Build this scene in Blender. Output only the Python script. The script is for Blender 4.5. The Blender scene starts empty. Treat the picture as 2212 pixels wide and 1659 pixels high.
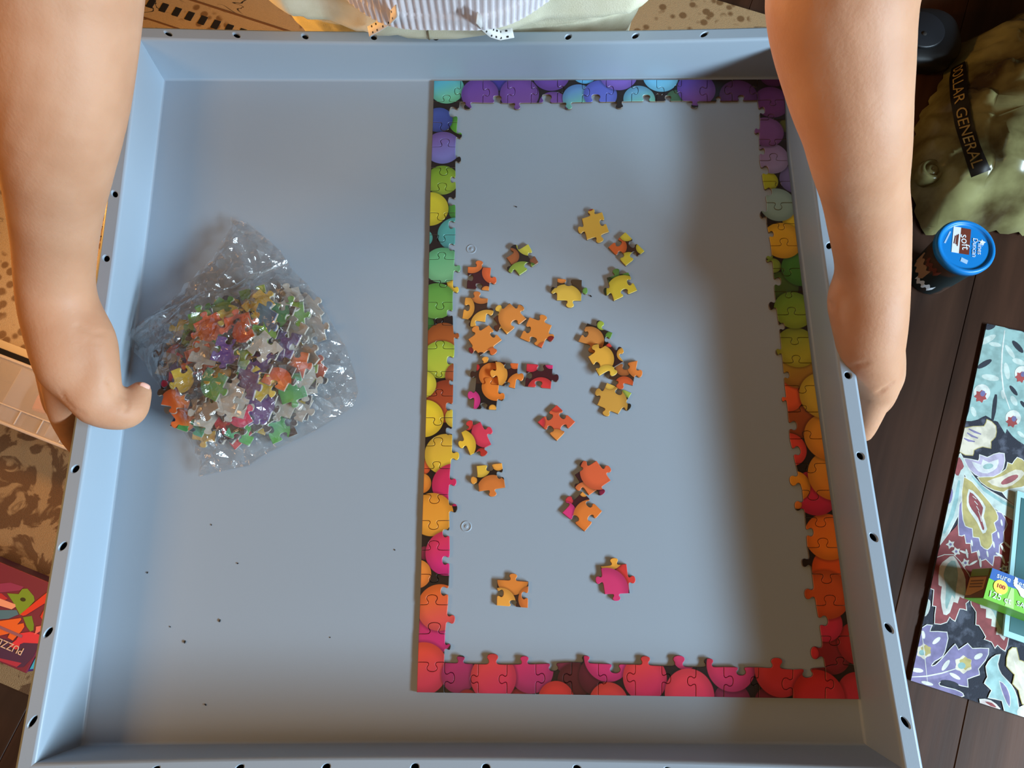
import bpy, bmesh, math, random
from mathutils import Vector, Matrix, noise, geometry
import numpy as np
random.seed(7)
D = bpy.data
SC = bpy.context.scene
COL = SC.collection

# ------------------------------------------------------------------ camera, sky, lights, exposure
T = 0.54                                   # height of the tray floor above the room floor
S = 0.55
CAM = Vector((0.0315, -0.1763, T + 0.5866))
FPX = 1661.0
def _rot(t, y, r):
    return Matrix.Rotation(y, 3, 'Z') @ Matrix.Rotation(t, 3, 'X') @ Matrix.Rotation(r, 3, 'Z')
CM = _rot(0.2759, 0.0053, -0.0127)
cam = D.cameras.new('camera'); cam.sensor_width = 36; cam.lens = 36 * FPX / 2212
cam.clip_start = 0.02
camo = D.objects.new('camera', cam); COL.objects.link(camo)
camo.matrix_world = Matrix.Translation(CAM) @ CM.to_4x4()
SC.camera = camo

w = D.worlds.new('room_light'); SC.world = w; w.use_nodes = True
w.node_tree.nodes['Background'].inputs[0].default_value = (1.0, 0.60, 0.32, 1)
w.node_tree.nodes['Background'].inputs[1].default_value = 0.06

def area(name, loc, target, sx, sy, color, power, spread=180):
    l = D.lights.new(name, 'AREA'); l.shape = 'RECTANGLE'; l.size = sx; l.size_y = sy
    l.color = color; l.energy = power; l.spread = math.radians(spread)
    o = D.objects.new(name, l); COL.objects.link(o); o.location = loc
    o.rotation_euler = (Vector(target) - Vector(loc)).to_track_quat('-Z', 'Y').to_euler()
    return o
# daylight through a window to the right, a warm table lamp low on the left
area('window_daylight', (2.30, -1.15, T + 0.99), (0, 0.0, T), 1.70, 0.27, (0.65, 0.85, 1.0), 166)
area('lamp_light', (-0.74, 0.42, 0.50), (-0.30, 0.32, 0.35), 0.12, 0.12, (1.0, 0.46, 0.08), 5.5)
area('room_lamp', (-1.05, -0.15, T + 0.80), (0, -0.02, T), 0.35, 0.35, (1.0, 0.52, 0.18), 4.2)
area('ceiling_light', (-0.3, -0.6, 2.3), (-0.1, 0.0, T), 0.8, 0.8, (1.0, 0.56, 0.24), 4)
SC.view_settings.view_transform = 'Standard'
SC.view_settings.look = 'None'
SC.view_settings.exposure = 0.0
SC.view_settings.gamma = 1.0
SC.view_settings.use_curve_mapping = False

# ------------------------------------------------------------------ helpers
def ray(px, py):
    return CM @ Vector(((px - 1106) / FPX, -(py - 829.5) / FPX, -1.0))
def on(px, py, z):
    d = ray(px, py); t = (z - CAM.z) / d.z
    return CAM + d * t
def dep(px, py, t):
    return CAM + ray(px, py) * t
def c2(c, ox, oy, s):
    return (ox + c[0] / s, oy + c[1] / s)
def srgb(r, g, b):
    f = lambda u: (u / 255 / 12.92) if u <= 10 else ((u / 255 + 0.055) / 1.055) ** 2.4
    return (f(r), f(g), f(b), 1.0)

def link(o, parent=None):
    COL.objects.link(o)
    if parent is not None: o.parent = parent
    return o
def tag(o, label=None, cat=None, group=None, kind=None):
    if label: o['label'] = label
    if cat: o['category'] = cat
    if group: o['group'] = group
    if kind: o['kind'] = kind
    return o
def empty(name, loc=(0, 0, 0), rz=0.0):
    o = D.objects.new(name, None); o.location = loc; o.rotation_euler = (0, 0, rz)
    o.empty_display_size = 0.02
    return link(o)
def ob(name, verts, faces, mats, parent=None, smooth=False, mi=None):
    me = D.meshes.new(name); me.from_pydata([tuple(v) for v in verts], [], faces); me.update()
    for m in (mats if isinstance(mats, (list, tuple)) else [mats]): me.materials.append(m)
    if mi: 
        for p, i in zip(me.polygons, mi): p.material_index = i
    if smooth:
        me.polygons.foreach_set('use_smooth', [True] * len(me.polygons))
    return link(D.objects.new(name, me), parent)
def bmob(name, bm, mats, parent=None, smooth=False):
    me = D.meshes.new(name); bm.to_mesh(me); bm.free()
    for m in (mats if isinstance(mats, (list, tuple)) else [mats]): me.materials.append(m)
    if smooth: me.polygons.foreach_set('use_smooth', [True] * len(me.polygons))
    return link(D.objects.new(name, me), parent)
def tri_fix(o):
    bm = bmesh.new(); bm.from_mesh(o.data)
    ng = [f for f in bm.faces if len(f.verts) > 4]
    if ng: bmesh.ops.triangulate(bm, faces=ng)
    bm.to_mesh(o.data); bm.free()
    return o
def box(name, sx, sy, sz, mat, parent=None, loc=(0, 0, 0), rz=0.0, bevel=0.0):
    bm = bmesh.new(); bmesh.ops.create_cube(bm, size=1.0)
    bmesh.ops.scale(bm, vec=(sx, sy, sz), verts=bm.verts)
    if bevel: bmesh.ops.bevel(bm, geom=bm.edges[:], offset=bevel, segments=2, affect='EDGES', profile=0.5)
    bmesh.ops.rotate(bm, matrix=Matrix.Rotation(rz, 3, 'Z'), verts=bm.verts)
    bmesh.ops.translate(bm, vec=loc, verts=bm.verts)
    return bmob(name, bm, mat, parent)

# ------------------------------------------------------------------ materials
def mat(name, col, rough=0.5, **kw):
    m = D.materials.new(name); m.use_nodes = True
    b = m.node_tree.nodes['Principled BSDF']
    b.inputs['Base Color'].default_value = col; b.inputs['Roughness'].default_value = rough
    for k, v in kw.items():
        b.inputs[k.replace('_', ' ')].default_value = v
    return m
def nt(m): return m.node_tree.nodes, m.node_tree.links, m.node_tree.nodes['Principled BSDF']
def add_bump(m, scale, strength, dist=0.001, detail=3, coord='Object', stretch=None):
    N, L, b = nt(m)
    tc = N.new('ShaderNodeTexCoord'); no = N.new('ShaderNodeTexNoise'); bu = N.new('ShaderNodeBump')
    no.inputs['Scale'].default_value = scale; no.inputs['Detail'].default_value = detail
    bu.inputs['Strength'].default_value = strength; bu.inputs['Distance'].default_value = dist
    src = tc.outputs[coord]
    if stretch:
        mp = N.new('ShaderNodeMapping'); mp.inputs['Scale'].default_value = stretch
        L.new(src, mp.inputs['Vector']); src = mp.outputs['Vector']
    L.new(src, no.inputs['Vector']); L.new(no.outputs['Fac'], bu.inputs['Height']); L.new(bu.outputs['Normal'], b.inputs['Normal'])
    return m
def add_mottle(m, c1, c2_, scale, lo=0.4, hi=0.6, detail=4, stretch=None):
    N, L, b = nt(m)
    tc = N.new('ShaderNodeTexCoord'); no = N.new('ShaderNodeTexNoise'); cr = N.new('ShaderNodeValToRGB')
    no.inputs['Scale'].default_value = scale; no.inputs['Detail'].default_value = detail
    cr.color_ramp.elements[0].position = lo; cr.color_ramp.elements[0].color = c1
    cr.color_ramp.elements[1].position = hi; cr.color_ramp.elements[1].color = c2_
    src = tc.outputs['Object']
    if stretch:
        mp = N.new('ShaderNodeMapping'); mp.inputs['Scale'].default_value = stretch
        L.new(src, mp.inputs['Vector']); src = mp.outputs['Vector']
    L.new(src, no.inputs['Vector']); L.new(no.outputs['Fac'], cr.inputs['Fac']); L.new(cr.outputs['Color'], b.inputs['Base Color'])
    return m

M_tray = mat('blue_grey_plastic', (0.312, 0.385, 0.458, 1), 0.42)
add_bump(M_tray, 900, 0.08, 0.0004)
M_card = mat('grey_cardboard', srgb(172, 162, 148), 0.9)
M_cardedge = mat('brown_card_edge', srgb(120, 104, 86), 0.9)
M_dark = mat('dark_speck_and_hole_shade', srgb(30, 24, 20), 0.8)
M_skin = mat('skin', (0.56, 0.315, 0.205, 1), 0.56, Specular_IOR_Level=0.3)
_b = M_skin.node_tree.nodes['Principled BSDF']
_b.inputs['Subsurface Weight'].default_value = 0.25
_b.inputs['Subsurface Radius'].default_value = (0.010, 0.004, 0.002)
_b.inputs['Subsurface Scale'].default_value = 0.35
add_mottle(M_skin, (0.52, 0.262, 0.148, 1), (0.58, 0.310, 0.185, 1), 28, 0.35, 0.65, 3)
add_bump(M_skin, 420, 0.16, 0.0012, 5)
M_nail = mat('nail', srgb(232, 178, 160), 0.28)

# ball picture: a node group that paints one printed candy ball over a colour
G = D.node_groups.new('printed_ball', 'ShaderNodeTree')
for nm, ty in (('Color', 'NodeSocketColor'), ('Center', 'NodeSocketVector'), ('Radius', 'NodeSocketFloat'), ('ColA', 'NodeSocketColor'), ('ColB', 'NodeSocketColor'), ('P', 'NodeSocketVector')):
    G.interface.new_socket(nm, in_out='INPUT', socket_type=ty)
G.interface.new_socket('Color', in_out='OUTPUT', socket_type='NodeSocketColor')
def _mkgroup():
    N, L = G.nodes, G.links
    gi = N.new('NodeGroupInput'); go = N.new('NodeGroupOutput')
    def mth(op, a, b=None, c=None):
        n = N.new('ShaderNodeMath'); n.operation = op
        for i, v in enumerate((a, b, c)):
            if v is None: continue
            if isinstance(v, (int, float)): n.inputs[i].default_value = v
            else: L.new(v, n.inputs[i])
        return n.outputs[0]
    def smooth(v, a, b, o0, o1):
        n = N.new('ShaderNodeMapRange'); n.interpolation_type = 'SMOOTHSTEP'
        L.new(v, n.inputs[0])
        for i, q in zip((1, 2, 3, 4), (a, b, o0, o1)): n.inputs[i].default_value = q
        return n.outputs[0]
    sub = N.new('ShaderNodeVectorMath'); sub.operation = 'SUBTRACT'
    L.new(gi.outputs['P'], sub.inputs[0]); L.new(gi.outputs['Center'], sub.inputs[1])
    flat = N.new('ShaderNodeVectorMath'); flat.operation = 'MULTIPLY'; flat.inputs[1].default_value = (1, 1, 0)
    L.new(sub.outputs[0], flat.inputs[0])
    ln = N.new('ShaderNodeVectorMath'); ln.operation = 'LENGTH'; L.new(flat.outputs[0], ln.inputs[0])
    d = mth('DIVIDE', ln.outputs['Value'], gi.outputs['Radius'])
    dt = N.new('ShaderNodeVectorMath'); dt.operation = 'DOT_PRODUCT'; dt.inputs[1].default_value = (-0.35, 0.93, 0)
    L.new(flat.outputs[0], dt.inputs[0])
    g = mth('DIVIDE', dt.outputs['Value'], gi.outputs['Radius'])
    gf = smooth(g, -0.95, 0.95, 0, 1)
    mx = N.new('ShaderNodeMixRGB'); L.new(gf, mx.inputs[0]); L.new(gi.outputs['ColB'], mx.inputs[1]); L.new(gi.outputs['ColA'], mx.inputs[2])
    edge = smooth(d, 0.55, 1.0, 1.0, 0.72)
    mul = N.new('ShaderNodeVectorMath'); mul.operation = 'SCALE'; L.new(mx.outputs[0], mul.inputs[0]); L.new(edge, mul.inputs['Scale'])
    sh = smooth(d, 1.0, 1.16, 0.55, 1.0)
    bg = N.new('ShaderNodeVectorMath'); bg.operation = 'SCALE'; L.new(gi.outputs['Color'], bg.inputs[0]); L.new(sh, bg.inputs['Scale'])
    ms = smooth(d, 0.985, 1.02, 1.0, 0.0)
    fin = N.new('ShaderNodeMixRGB'); L.new(ms, fin.inputs[0]); L.new(bg.outputs[0], fin.inputs[1]); L.new(mul.outputs[0], fin.inputs[2])
    L.new(fin.outputs[0], go.inputs['Color'])
_mkgroup()
def print_mat(name, base, balls):
    """balls: (centre xy, radius, colour at the top, colour at the bottom), later ones in front"""
    m = mat(name, base, 0.42)
    N, L, b = nt(m)
    tc = N.new('ShaderNodeTexCoord'); cur = None
    for (c, r, ca, cb) in balls:
        g = N.new('ShaderNodeGroup'); g.node_tree = G
        if cur is None: g.inputs['Color'].default_value = base
        else: L.new(cur, g.inputs['Color'])
        g.inputs['Center'].default_value = (c[0], c[1], 0); g.inputs['Radius'].default_value = r
        g.inputs['ColA'].default_value = ca; g.inputs['ColB'].default_value = cb
        L.new(tc.outputs['Object'], g.inputs['P']); cur = g.outputs['Color']
    if cur is not None: L.new(cur, b.inputs['Base Color'])
    return m

# ------------------------------------------------------------------ room floor
DIRP = Vector((0.365, 0.931, 0)); NRM = Vector((0.931, -0.365, 0)); ANG = math.atan2(0.931, 0.365)
M_sub = mat('subfloor', srgb(18, 12, 9), 0.9)
flo = box('floor', 8, 8, 0.02, M_sub, None, (0, 0, -0.0125)); tag(flo, kind='structure')
wood = []
for i, (a, b_) in enumerate((((70, 46, 34), (40, 26, 19)), ((62, 42, 33), (36, 24, 19)), ((78, 51, 37), (44, 28, 20)))):
    m = mat('dark_wood', srgb(*a), 0.45, Specular_IOR_Level=0.18)
    add_mottle(m, srgb(*b_), srgb(*[int(q * 1.12) for q in a]), 16, 0.34, 0.64, 8, (1, 0.10, 1)); add_bump(m, 60, 0.25, 0.0008, 4, 'Object', (1, 0.08, 1))
    wood.append(m)
def plank_mesh(L_):
    bm = bmesh.new(); bmesh.ops.create_cube(bm, size=1.0)
    bmesh.ops.scale(bm, vec=(0.1187, L_ - 0.0014, 0.012), verts=bm.verts)
    bmesh.ops.bevel(bm, geom=[e for e in bm.edges if all(v.co.z > 0 for v in e.verts)], offset=0.0008, segments=1, affect='EDGES')
    me = D.meshes.new('floor_plank'); bm.to_mesh(me); bm.free(); return me
pm = []
for m in wood:
    me = plank_mesh(5.5); me.materials.append(m); pm.append(me)
for k in range(-22, 17):
    n0 = 0.5966 + (k + 0.5) * 0.1193
    off = (k * 0.83) % 1.1 - 0.5
    for j in (0,):
        o = D.objects.new('floor_plank', pm[(k * 5 + j * 2) % 3]); link(o, flo)
        p = NRM * n0 + DIRP * off
        o.location = (p.x, p.y, -0.006); o.rotation_euler = (0, 0, ANG - math.pi / 2)

# ------------------------------------------------------------------ patterned rug (left and behind)
RU = Vector((0.934, -0.358, 0)); RV = Vector((0.358, 0.934, 0)); RANG = math.atan2(-0.358, 0.934)
def ruv(p): return (p.x * RU.x + p.y * RU.y, p.x * RV.x + p.y * RV.y)
M_rug = mat('rug_weave', srgb(214, 186, 140), 0.95)
def _rug():
    N, L, b = nt(M_rug)
    tc = N.new('ShaderNodeTexCoord')
    def noi(sc, det=3, dist=0.0, st=None):
        n = N.new('ShaderNodeTexNoise'); n.inputs['Scale'].default_value = sc; n.inputs['Detail'].default_value = det; n.inputs['Distortion'].default_value = dist
        src = tc.outputs['Object']
        if st:
            mp = N.new('ShaderNodeMapping'); mp.inputs['Scale'].default_value = st; L.new(src, mp.inputs[0]); src = mp.outputs[0]
        L.new(src, n.inputs['Vector']); return n.outputs['Fac']
    def step(v, a, b_):
        n = N.new('ShaderNodeMapRange'); n.inputs[1].default_value = a; n.inputs[2].default_value = b_; L.new(v, n.inputs[0]); return n.outputs[0]
    def mix(f, a, c):
        n = N.new('ShaderNodeMixRGB')
        for s, v in ((0, f), (1, a), (2, c)):
            if isinstance(v, tuple): n.inputs[s].default_value = v
            else: L.new(v, n.inputs[s])
        return n.outputs[0]
    def mul(a, c):
        n = N.new('ShaderNodeMath'); n.operation = 'MULTIPLY'; L.new(a, n.inputs[0]); L.new(c, n.inputs[1]); return n.outputs[0]
    sep = N.new('ShaderNodeSeparateXYZ'); L.new(tc.outputs['Object'], sep.inputs[0]); v = sep.outputs['Y']
    # clusters of brown petals
    vor = N.new('ShaderNodeTexVoronoi'); vor.inputs['Scale'].default_value = 62; L.new(tc.outputs['Object'], vor.inputs['Vector'])
    dots = step(vor.outputs['Distance'], 0.50, 0.34)
    clus = step(noi(9, 2), 0.50, 0.54)
    base = mix(mul(dots, clus), srgb(196, 164, 120), srgb(138, 102, 62))
    # heavier brown pattern nearer the viewer
    low = step(v, -0.10, -0.14)
    pat = step(noi(26, 3, 1.4), 0.45, 0.52)
    leaf = mix(pat, srgb(112, 80, 50), srgb(168, 136, 96))
    base = mix(low, base, leaf)
    # black squiggles
    sq = N.new('ShaderNodeMath'); sq.operation = 'ABSOLUTE'
    sb = N.new('ShaderNodeMath'); sb.operation = 'SUBTRACT'; sb.inputs[1].default_value = 0.5; L.new(noi(20, 2, 0.8, (0.55, 1.6, 1)), sb.inputs[0]); L.new(sb.outputs[0], sq.inputs[0])
    line = step(sq.outputs[0], 0.018, 0.008)
    zone = mul(step(noi(5, 1), 0.52, 0.56), step(v, -0.02, 0.02))
    base = mix(mul(line, zone), base, srgb(24, 18, 14))
    fib = mix(noi(700, 2), srgb(40, 40, 40), srgb(255, 255, 255))
    mm = N.new('ShaderNodeMixRGB'); mm.blend_type = 'MULTIPLY'; mm.inputs[0].default_value = 0.35; L.new(base, mm.inputs[1]); L.new(fib, mm.inputs[2])
    L.new(mm.outputs[0], b.inputs['Base Color'])
_rug(); add_bump(M_rug, 800, 0.6, 0.002)
rug = empty('area_rug', (0, 0, 0), RANG); tag(rug, 'cream and brown patterned rug under the tray with black border marks', 'rug')
def rbox(name, u0, u1, v0, v1, z0, z1, m):
    return box(name, u1 - u0, v1 - v0, z1 - z0, m, rug, ((u0 + u1) / 2, (v0 + v1) / 2, (z0 + z1) / 2), 0, 0.001)
rbox('pile', -1.6, 0.405, -0.50, 0.925, 0.0005, 0.009, M_rug)
M_rblk = mat('black_wool', srgb(22, 17, 14), 0.95); M_rbrn = mat('brown_wool', srgb(110, 74, 42), 0.95); M_rcrm = mat('cream_wool', srgb(216, 190, 146), 0.95)
sqm = None
for k in range(-6, 16):                    # far border: black squares
    u = -0.862 + k * 0.0254
    o = rbox('border_square', u - 0.0062, u + 0.0062, 0.561, 0.579, 0.0086, 0.0104, M_rblk)
rbox('border_line', -1.5, 0.40, 0.600, 0.604, 0.0086, 0.0100, M_rbrn)
rbox('border_line', -1.5, 0.40, 0.538, 0.541, 0.0086, 0.0100, M_rbrn)
rbox('border_line', -1.5, 0.40, -0.080, -0.068, 0.0086, 0.0102, M_rcrm)
rbox('border_line', -1.5, 0.40, -0.125, -0.080, 0.0086, 0.0098, M_rblk)
for k in range(14):
    u = -0.94 + k * 0.030
    rbox('border_square', u - 0.0105, u + 0.0105, -0.112, -0.088, 0.0092, 0.0106, M_rbrn)

# ------------------------------------------------------------------ the tray table
H = 0.044; RW = 0.0132
FC = [Vector((-0.2790, 0.2755)), Vector((0.2735, 0.2725)), Vector((0.2765, -0.2745)), Vector((-0.2735, -0.2712))]      # floor corners, clockwise from far left
RC = [Vector((-0.2805, 0.2817)), Vector((0.2712, 0.2772)), Vector((0.2803, -0.2815)), Vector((-0.2788, -0.2742))]
tray = empty('tray_table', (0, 0, 0)); tag(tray, 'shallow blue-grey plastic tray table with holes along its raised rim', 'tray')
def side(k, t, f, o=0.0):
    """point on side k at fraction t, f = 0 at the floor line and 1 at the rim edge, o = outward offset"""
    a, b = k, (k + 1) % 4
    A = FC[a].lerp(RC[a], f); B = FC[b].lerp(RC[b], f)
    tg = (B - A).normalized(); n = Vector((-tg.y, tg.x))
    bow = 4 * t * (1 - t) * (0.0016 + (0.0055 - 0.0016) * f)
    if k == 1: bow *= 0.9
    p = A.lerp(B, t) + n * (o - bow) + tg * ((2 * t - 1) * o)
    return p
PROF = [(0, -0.0020, 0.0), (0, -0.0007, 0.0002), (0.02, -0.0001, 0.0009), (0.05, 0, 0.0022), (0.3, 0, 0.013), (0.6, 0, 0.026), (0.93, 0, H - 0.0030), (0.97, 0.0002, H - 0.0013), (1, 0.0010, H - 0.0003), (1, 0.0022, H)]
OUT = [(1, RW - 0.0022, H), (1, RW - 0.0009, H - 0.0004), (1, RW - 0.0001, H - 0.0014), (1, RW, H - 0.003), (1, RW + 0.0008, H - 0.020), (1, RW - 0.0012, H - 0.020), (1, RW - 0.002, H - 0.004)]
def strip(prof, k, n=24):
    vs, fs = [], []
    for i in range(n + 1):
        for (f, o, z) in prof:
            p = side(k, i / n, f, o); vs.append((p.x, p.y, T + z))
    m = len(prof)
    for i in range(n):
        for j in range(m - 1):
            fs.append((i * m + j, i * m + j + 1, (i + 1) * m + j + 1, (i + 1) * m + j))
    return vs, [f[::-1] for f in fs]
for k in range(4):
    v, f = strip(PROF, k); ob('side_wall', v, f, M_tray, tray, True)
    v, f = strip(OUT, k); ob('outer_skirt', v, f, M_tray, tray, True)
    v, f = strip([(1, RW - 0.0010, H - 0.0195), (0.55, 0.0012, H - 0.0195), (0.97, 0.0014, H - 0.004)], k); ob('rim_shade_liner', v, f, M_dark, tray, True)  # near-black liner added under the rim so its holes look shaded inside
# floor with two moulded rings: a fine grid, rings raised
ring_c = [on(1018, 538, T), on(1007, 1137, T)]
n = 40; vs = []; fs = []
for i in range(n + 1):
    for j in range(n + 1):
        top = side(0, i / n, 0, -0.0020); bot = side(2, 1 - i / n, 0, -0.0020)
        p = top.lerp(bot, j / n)
        L0 = side(3, 1 - j / n, 0, -0.0020); R0 = side(1, j / n, 0, -0.0020)
        if i == 0: p = L0
        if i == n: p = R0
        vs.append((p.x, p.y, T))
for i in range(n):
    for j in range(n): fs.append((i * (n + 1) + j, i * (n + 1) + j + 1, (i + 1) * (n + 1) + j + 1, (i + 1) * (n + 1) + j))
ob('tray_floor', vs, fs, M_tray, tray, True)
# solid underside
v = [(x, y, z) for z in (T - 0.004, T - 0.0012) for x, y in ((-0.281, 0.279), (0.276, 0.276), (0.279, -0.277), (-0.277, -0.274))]
ob('underside', v, [(0, 1, 2, 3), (7, 6, 5, 4), (0, 4, 5, 1), (1, 5, 6, 2), (2, 6, 7, 3), (3, 7, 4, 0)], M_tray, tray)
def lathe(name, prof, c, m, parent, n=32, smooth=True):
    vs = [(c[0] + r * math.cos(2 * math.pi * i / n), c[1] + r * math.sin(2 * math.pi * i / n), c[2] + z) for i in range(n) for r, z in prof]
    k = len(prof)
    fs = [(i * k + j, ((i + 1) % n) * k + j, ((i + 1) % n) * k + j + 1, i * k + j + 1) for i in range(n) for j in range(k - 1)]
    return ob(name, vs, fs, m, parent, smooth)
for c in ring_c:
    lathe('moulded_ring', [(0.0043, 0), (0.0041, 0.00022), (0.0036, 0.00034), (0.0031, 0.00022), (0.0029, 0)], (c.x, c.y, T - 0.00005), M_tray, tray, 28)
    lathe('moulded_ring', [(0.0015, 0), (0.0013, 0.00022), (0.0009, 0.00034), (0.00001, 0.00036)], (c.x, c.y, T - 0.00005), M_tray, tray, 20)
# rim with real holes
HP = {0: [(362, 70), (511, 73), (659, 77), (806, 81), (940, 82), (1077, 82), (1227, 80), (1372, 78), (1520, 72), (1668, 68)],
      1: [(1728, 160), (1744, 276), (1759, 392), (1774, 529), (1792, 682), (1808, 812), (1838, 984), (1866, 1162), (1906, 1357), (1949, 1563)],
      2: [(1848, 1662), (1646, 1657), (1442, 1652), (1248, 1650), (1052, 1650), (895, 1650), (702, 1652), (519, 1654), (335, 1657), (150, 1657)],
      3: [(76, 1557), (117, 1367), (153, 1182), (186, 1012), (213, 860), (237, 716), (251, 559), (267, 417), (277, 274), (288, 150)]}
bm = bmesh.new()
HR, HR2 = 0.0031, 0.0025
for k in range(4):
    ts = []
    for (px, py) in HP[k]:
        p = on(px, py, T + H); q = Vector((p.x, p.y))
        best = min(range(401), key=lambda i: (side(k, i / 400, 1, RW / 2) - q).length); ts.append(best / 400)
    ts.sort(); Lk = (RC[k] - RC[(k + 1) % 4]).length; dl = 0.0060 / Lk
    cuts = [0.0]
    for t in ts: cuts += [t - dl, t + dl]
    cuts.append(1.0)
    oa, ob_ = 0.0022, RW - 0.0022
    V = lambda t, o, z=H: bm.verts.new((*side(k, t, 1, o), T + z))
    for s in range(len(cuts) - 1):
        t0, t1 = cuts[s], cuts[s + 1]
        if s % 2 == 0:
            nn = max(2, int((t1 - t0) * 40))
            for i in range(nn):
                a, b = t0 + (t1 - t0) * i / nn, t0 + (t1 - t0) * (i + 1) / nn
                bm.faces.new((V(a, oa), V(b, oa), V(b, ob_), V(a, ob_)))
        else:
            tc = (t0 + t1) / 2
            def rp(a, r, z): return V(tc + r * math.cos(a) / Lk, RW / 2 + r * math.sin(a), z)
            up = [rp(math.pi * i / 10, HR, H) for i in range(11)]
            dn = [rp(math.pi + math.pi * i / 10, HR, H) for i in range(11)]
            f1 = bm.faces.new([V(t1, RW / 2), V(t1, ob_), V(t0, ob_), V(t0, RW / 2)] + up[::-1])
            f2 = bm.faces.new([V(t0, RW / 2), V(t0, oa), V(t1, oa), V(t1, RW / 2)] + dn[::-1])
            for (r0, z0, r1, z1) in ((HR, H, HR2, H - 0.0006), (HR2, H - 0.0006, HR2, H - 0.0020)):
                for i in range(20):
                    a, b = 2 * math.pi * i / 20, 2 * math.pi * (i + 1) / 20
                    bm.faces.new((rp(a, r0, z0), rp(b, r0, z0), rp(b, r1, z1), rp(a, r1, z1)))
bmesh.ops.remove_doubles(bm, verts=bm.verts, dist=0.00002)
bmesh.ops.triangulate(bm, faces=[f for f in bm.faces if len(f.verts) > 4])
bmesh.ops.recalc_face_normals(bm, faces=bm.faces)
bmob('rim', bm, M_tray, tray)
M_leg = mat('grey_plastic_leg', srgb(120, 128, 138), 0.5)
for sx in (-1, 1):
    for sy in (-1, 1):
        lathe('leg', [(0.0001, 0.0), (0.018, 0.0), (0.019, 0.01), (0.022, T - 0.0138), (0.0001, T - 0.0138)], (sx * 0.22, sy * 0.215, 0.0096), M_leg, tray, 20)

# ------------------------------------------------------------------ jigsaw outlines
KN = [(-1.15, 0.0), (-0.60, 0.015), (-0.40, 0.13), (-0.40, 0.34), (-0.55, 0.58), (-0.50, 0.84), (-0.27, 0.985), (0.0, 1.02), (0.27, 0.985), (0.50, 0.84), (0.55, 0.58), (0.40, 0.34), (0.40, 0.13), (0.60, 0.015), (1.15, 0.0)]
def crom(P, n=2):
    out = []
    for i in range(len(P) - 1):
        p0 = P[max(i - 1, 0)]; p1 = P[i]; p2 = P[i + 1]; p3 = P[min(i + 2, len(P) - 1)]
        for k in range(n):
            t = k / n
            out.append(tuple(0.5 * ((2 * p1[a]) + (-p0[a] + p2[a]) * t + (2 * p0[a] - 5 * p1[a] + 4 * p2[a] - p3[a]) * t * t + (-p0[a] + 3 * p1[a] - 3 * p2[a] + p3[a]) * t ** 3) for a in (0, 1)))
    out.append(P[-1]); return out
KNS = crom(KN, 2)
def tabline(A, B, s, h):
    """points from A to B (pixel frame), knob centred at distance s from A, signed height h to the side (dy,-dx)"""
    ax, ay = B[0] - A[0], B[1] - A[1]; L_ = math.hypot(ax, ay); ux, uy = ax / L_, ay / L_; nx, ny = uy, -ux
    a = abs(h); sg = 1 if h > 0 else -1
    pts = [A]
    for (dx, dy) in KNS:
        q = s + dx * a
        if q < L_ * 0.03 or q > L_ * 0.97: continue
        pts.append((A[0] + ux * q + nx * dy * h, A[1] + uy * q + ny * dy * h))
    pts.append(B); return pts
def area2(P): return sum(P[i][0] * P[(i + 1) % len(P)][1] - P[(i + 1) % len(P)][0] * P[i][1] for i in range(len(P))) / 2
def inset(P, d):
    n = len(P); out = []
    for i in range(n):
        a, b, c = P[i - 1], P[i], P[(i + 1) % n]
        e1 = Vector((b[0] - a[0], b[1] - a[1])); e2 = Vector((c[0] - b[0], c[1] - b[1]))
        if e1.length < 1e-9 or e2.length < 1e-9: out.append(b); continue
        n1 = Vector((-e1.y, e1.x)).normalized(); n2 = Vector((-e2.y, e2.x)).normalized()
        m = n1 + n2
        if m.length < 0.3: m = n1
        m = m.normalized(); k = min(1.6, 1 / max(0.4, m.dot(n1)))
        out.append((b[0] + m.x * d * k, b[1] + m.y * d * k))
    return out
def clean(P, eps=0.0002):
    out = []
    for p in P:
        if not out or math.hypot(p[0] - out[-1][0], p[1] - out[-1][1]) > eps: out.append(p)
    if math.hypot(out[0][0] - out[-1][0], out[0][1] - out[-1][1]) < eps: out.pop()
    return out
PT = 0.0020
def piece_mesh(P, gap=0.00018, th=PT):
    """P: outline in metres; returns verts, faces, material index (0 print, 1 board)"""
    P = clean(P)
    if area2(P) < 0: P = P[::-1]
    a = inset(P, gap); b = inset(P, gap + 0.00028); n = len(P)
    vs = [(x, y, 0) for x, y in a] + [(x, y, th - 0.0003) for x, y in a] + [(x, y, th) for x, y in b]
    fs = []; mi = []
    for i in range(n):
        j = (i + 1) % n
        fs.append((i, j, n + j, n + i)); mi.append(1)
        fs.append((n + i, n + j, 2 * n + j, 2 * n + i)); mi.append(0)
    top = geometry.tessellate_polygon([[Vector((x, y, 0)) for x, y in b]])
    for t in top:
        q = [2 * n + i for i in t]
        v = [Vector(vs[i]) for i in q]
        if (v[1] - v[0]).cross(v[2] - v[0]).z < 0: q = q[::-1]
        fs.append(tuple(q)); mi.append(0)
        fs.append(tuple(i - 2 * n for i in q[::-1])); mi.append(1)
    return vs, fs, mi
def wp(p, z=T): 
    q = on(p[0], p[1], z); return (q.x, q.y)
def pxscale(px, py, z=T):
    return ((on(px + 5, py, z) - on(px - 5, py, z)).length / 10)

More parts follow.
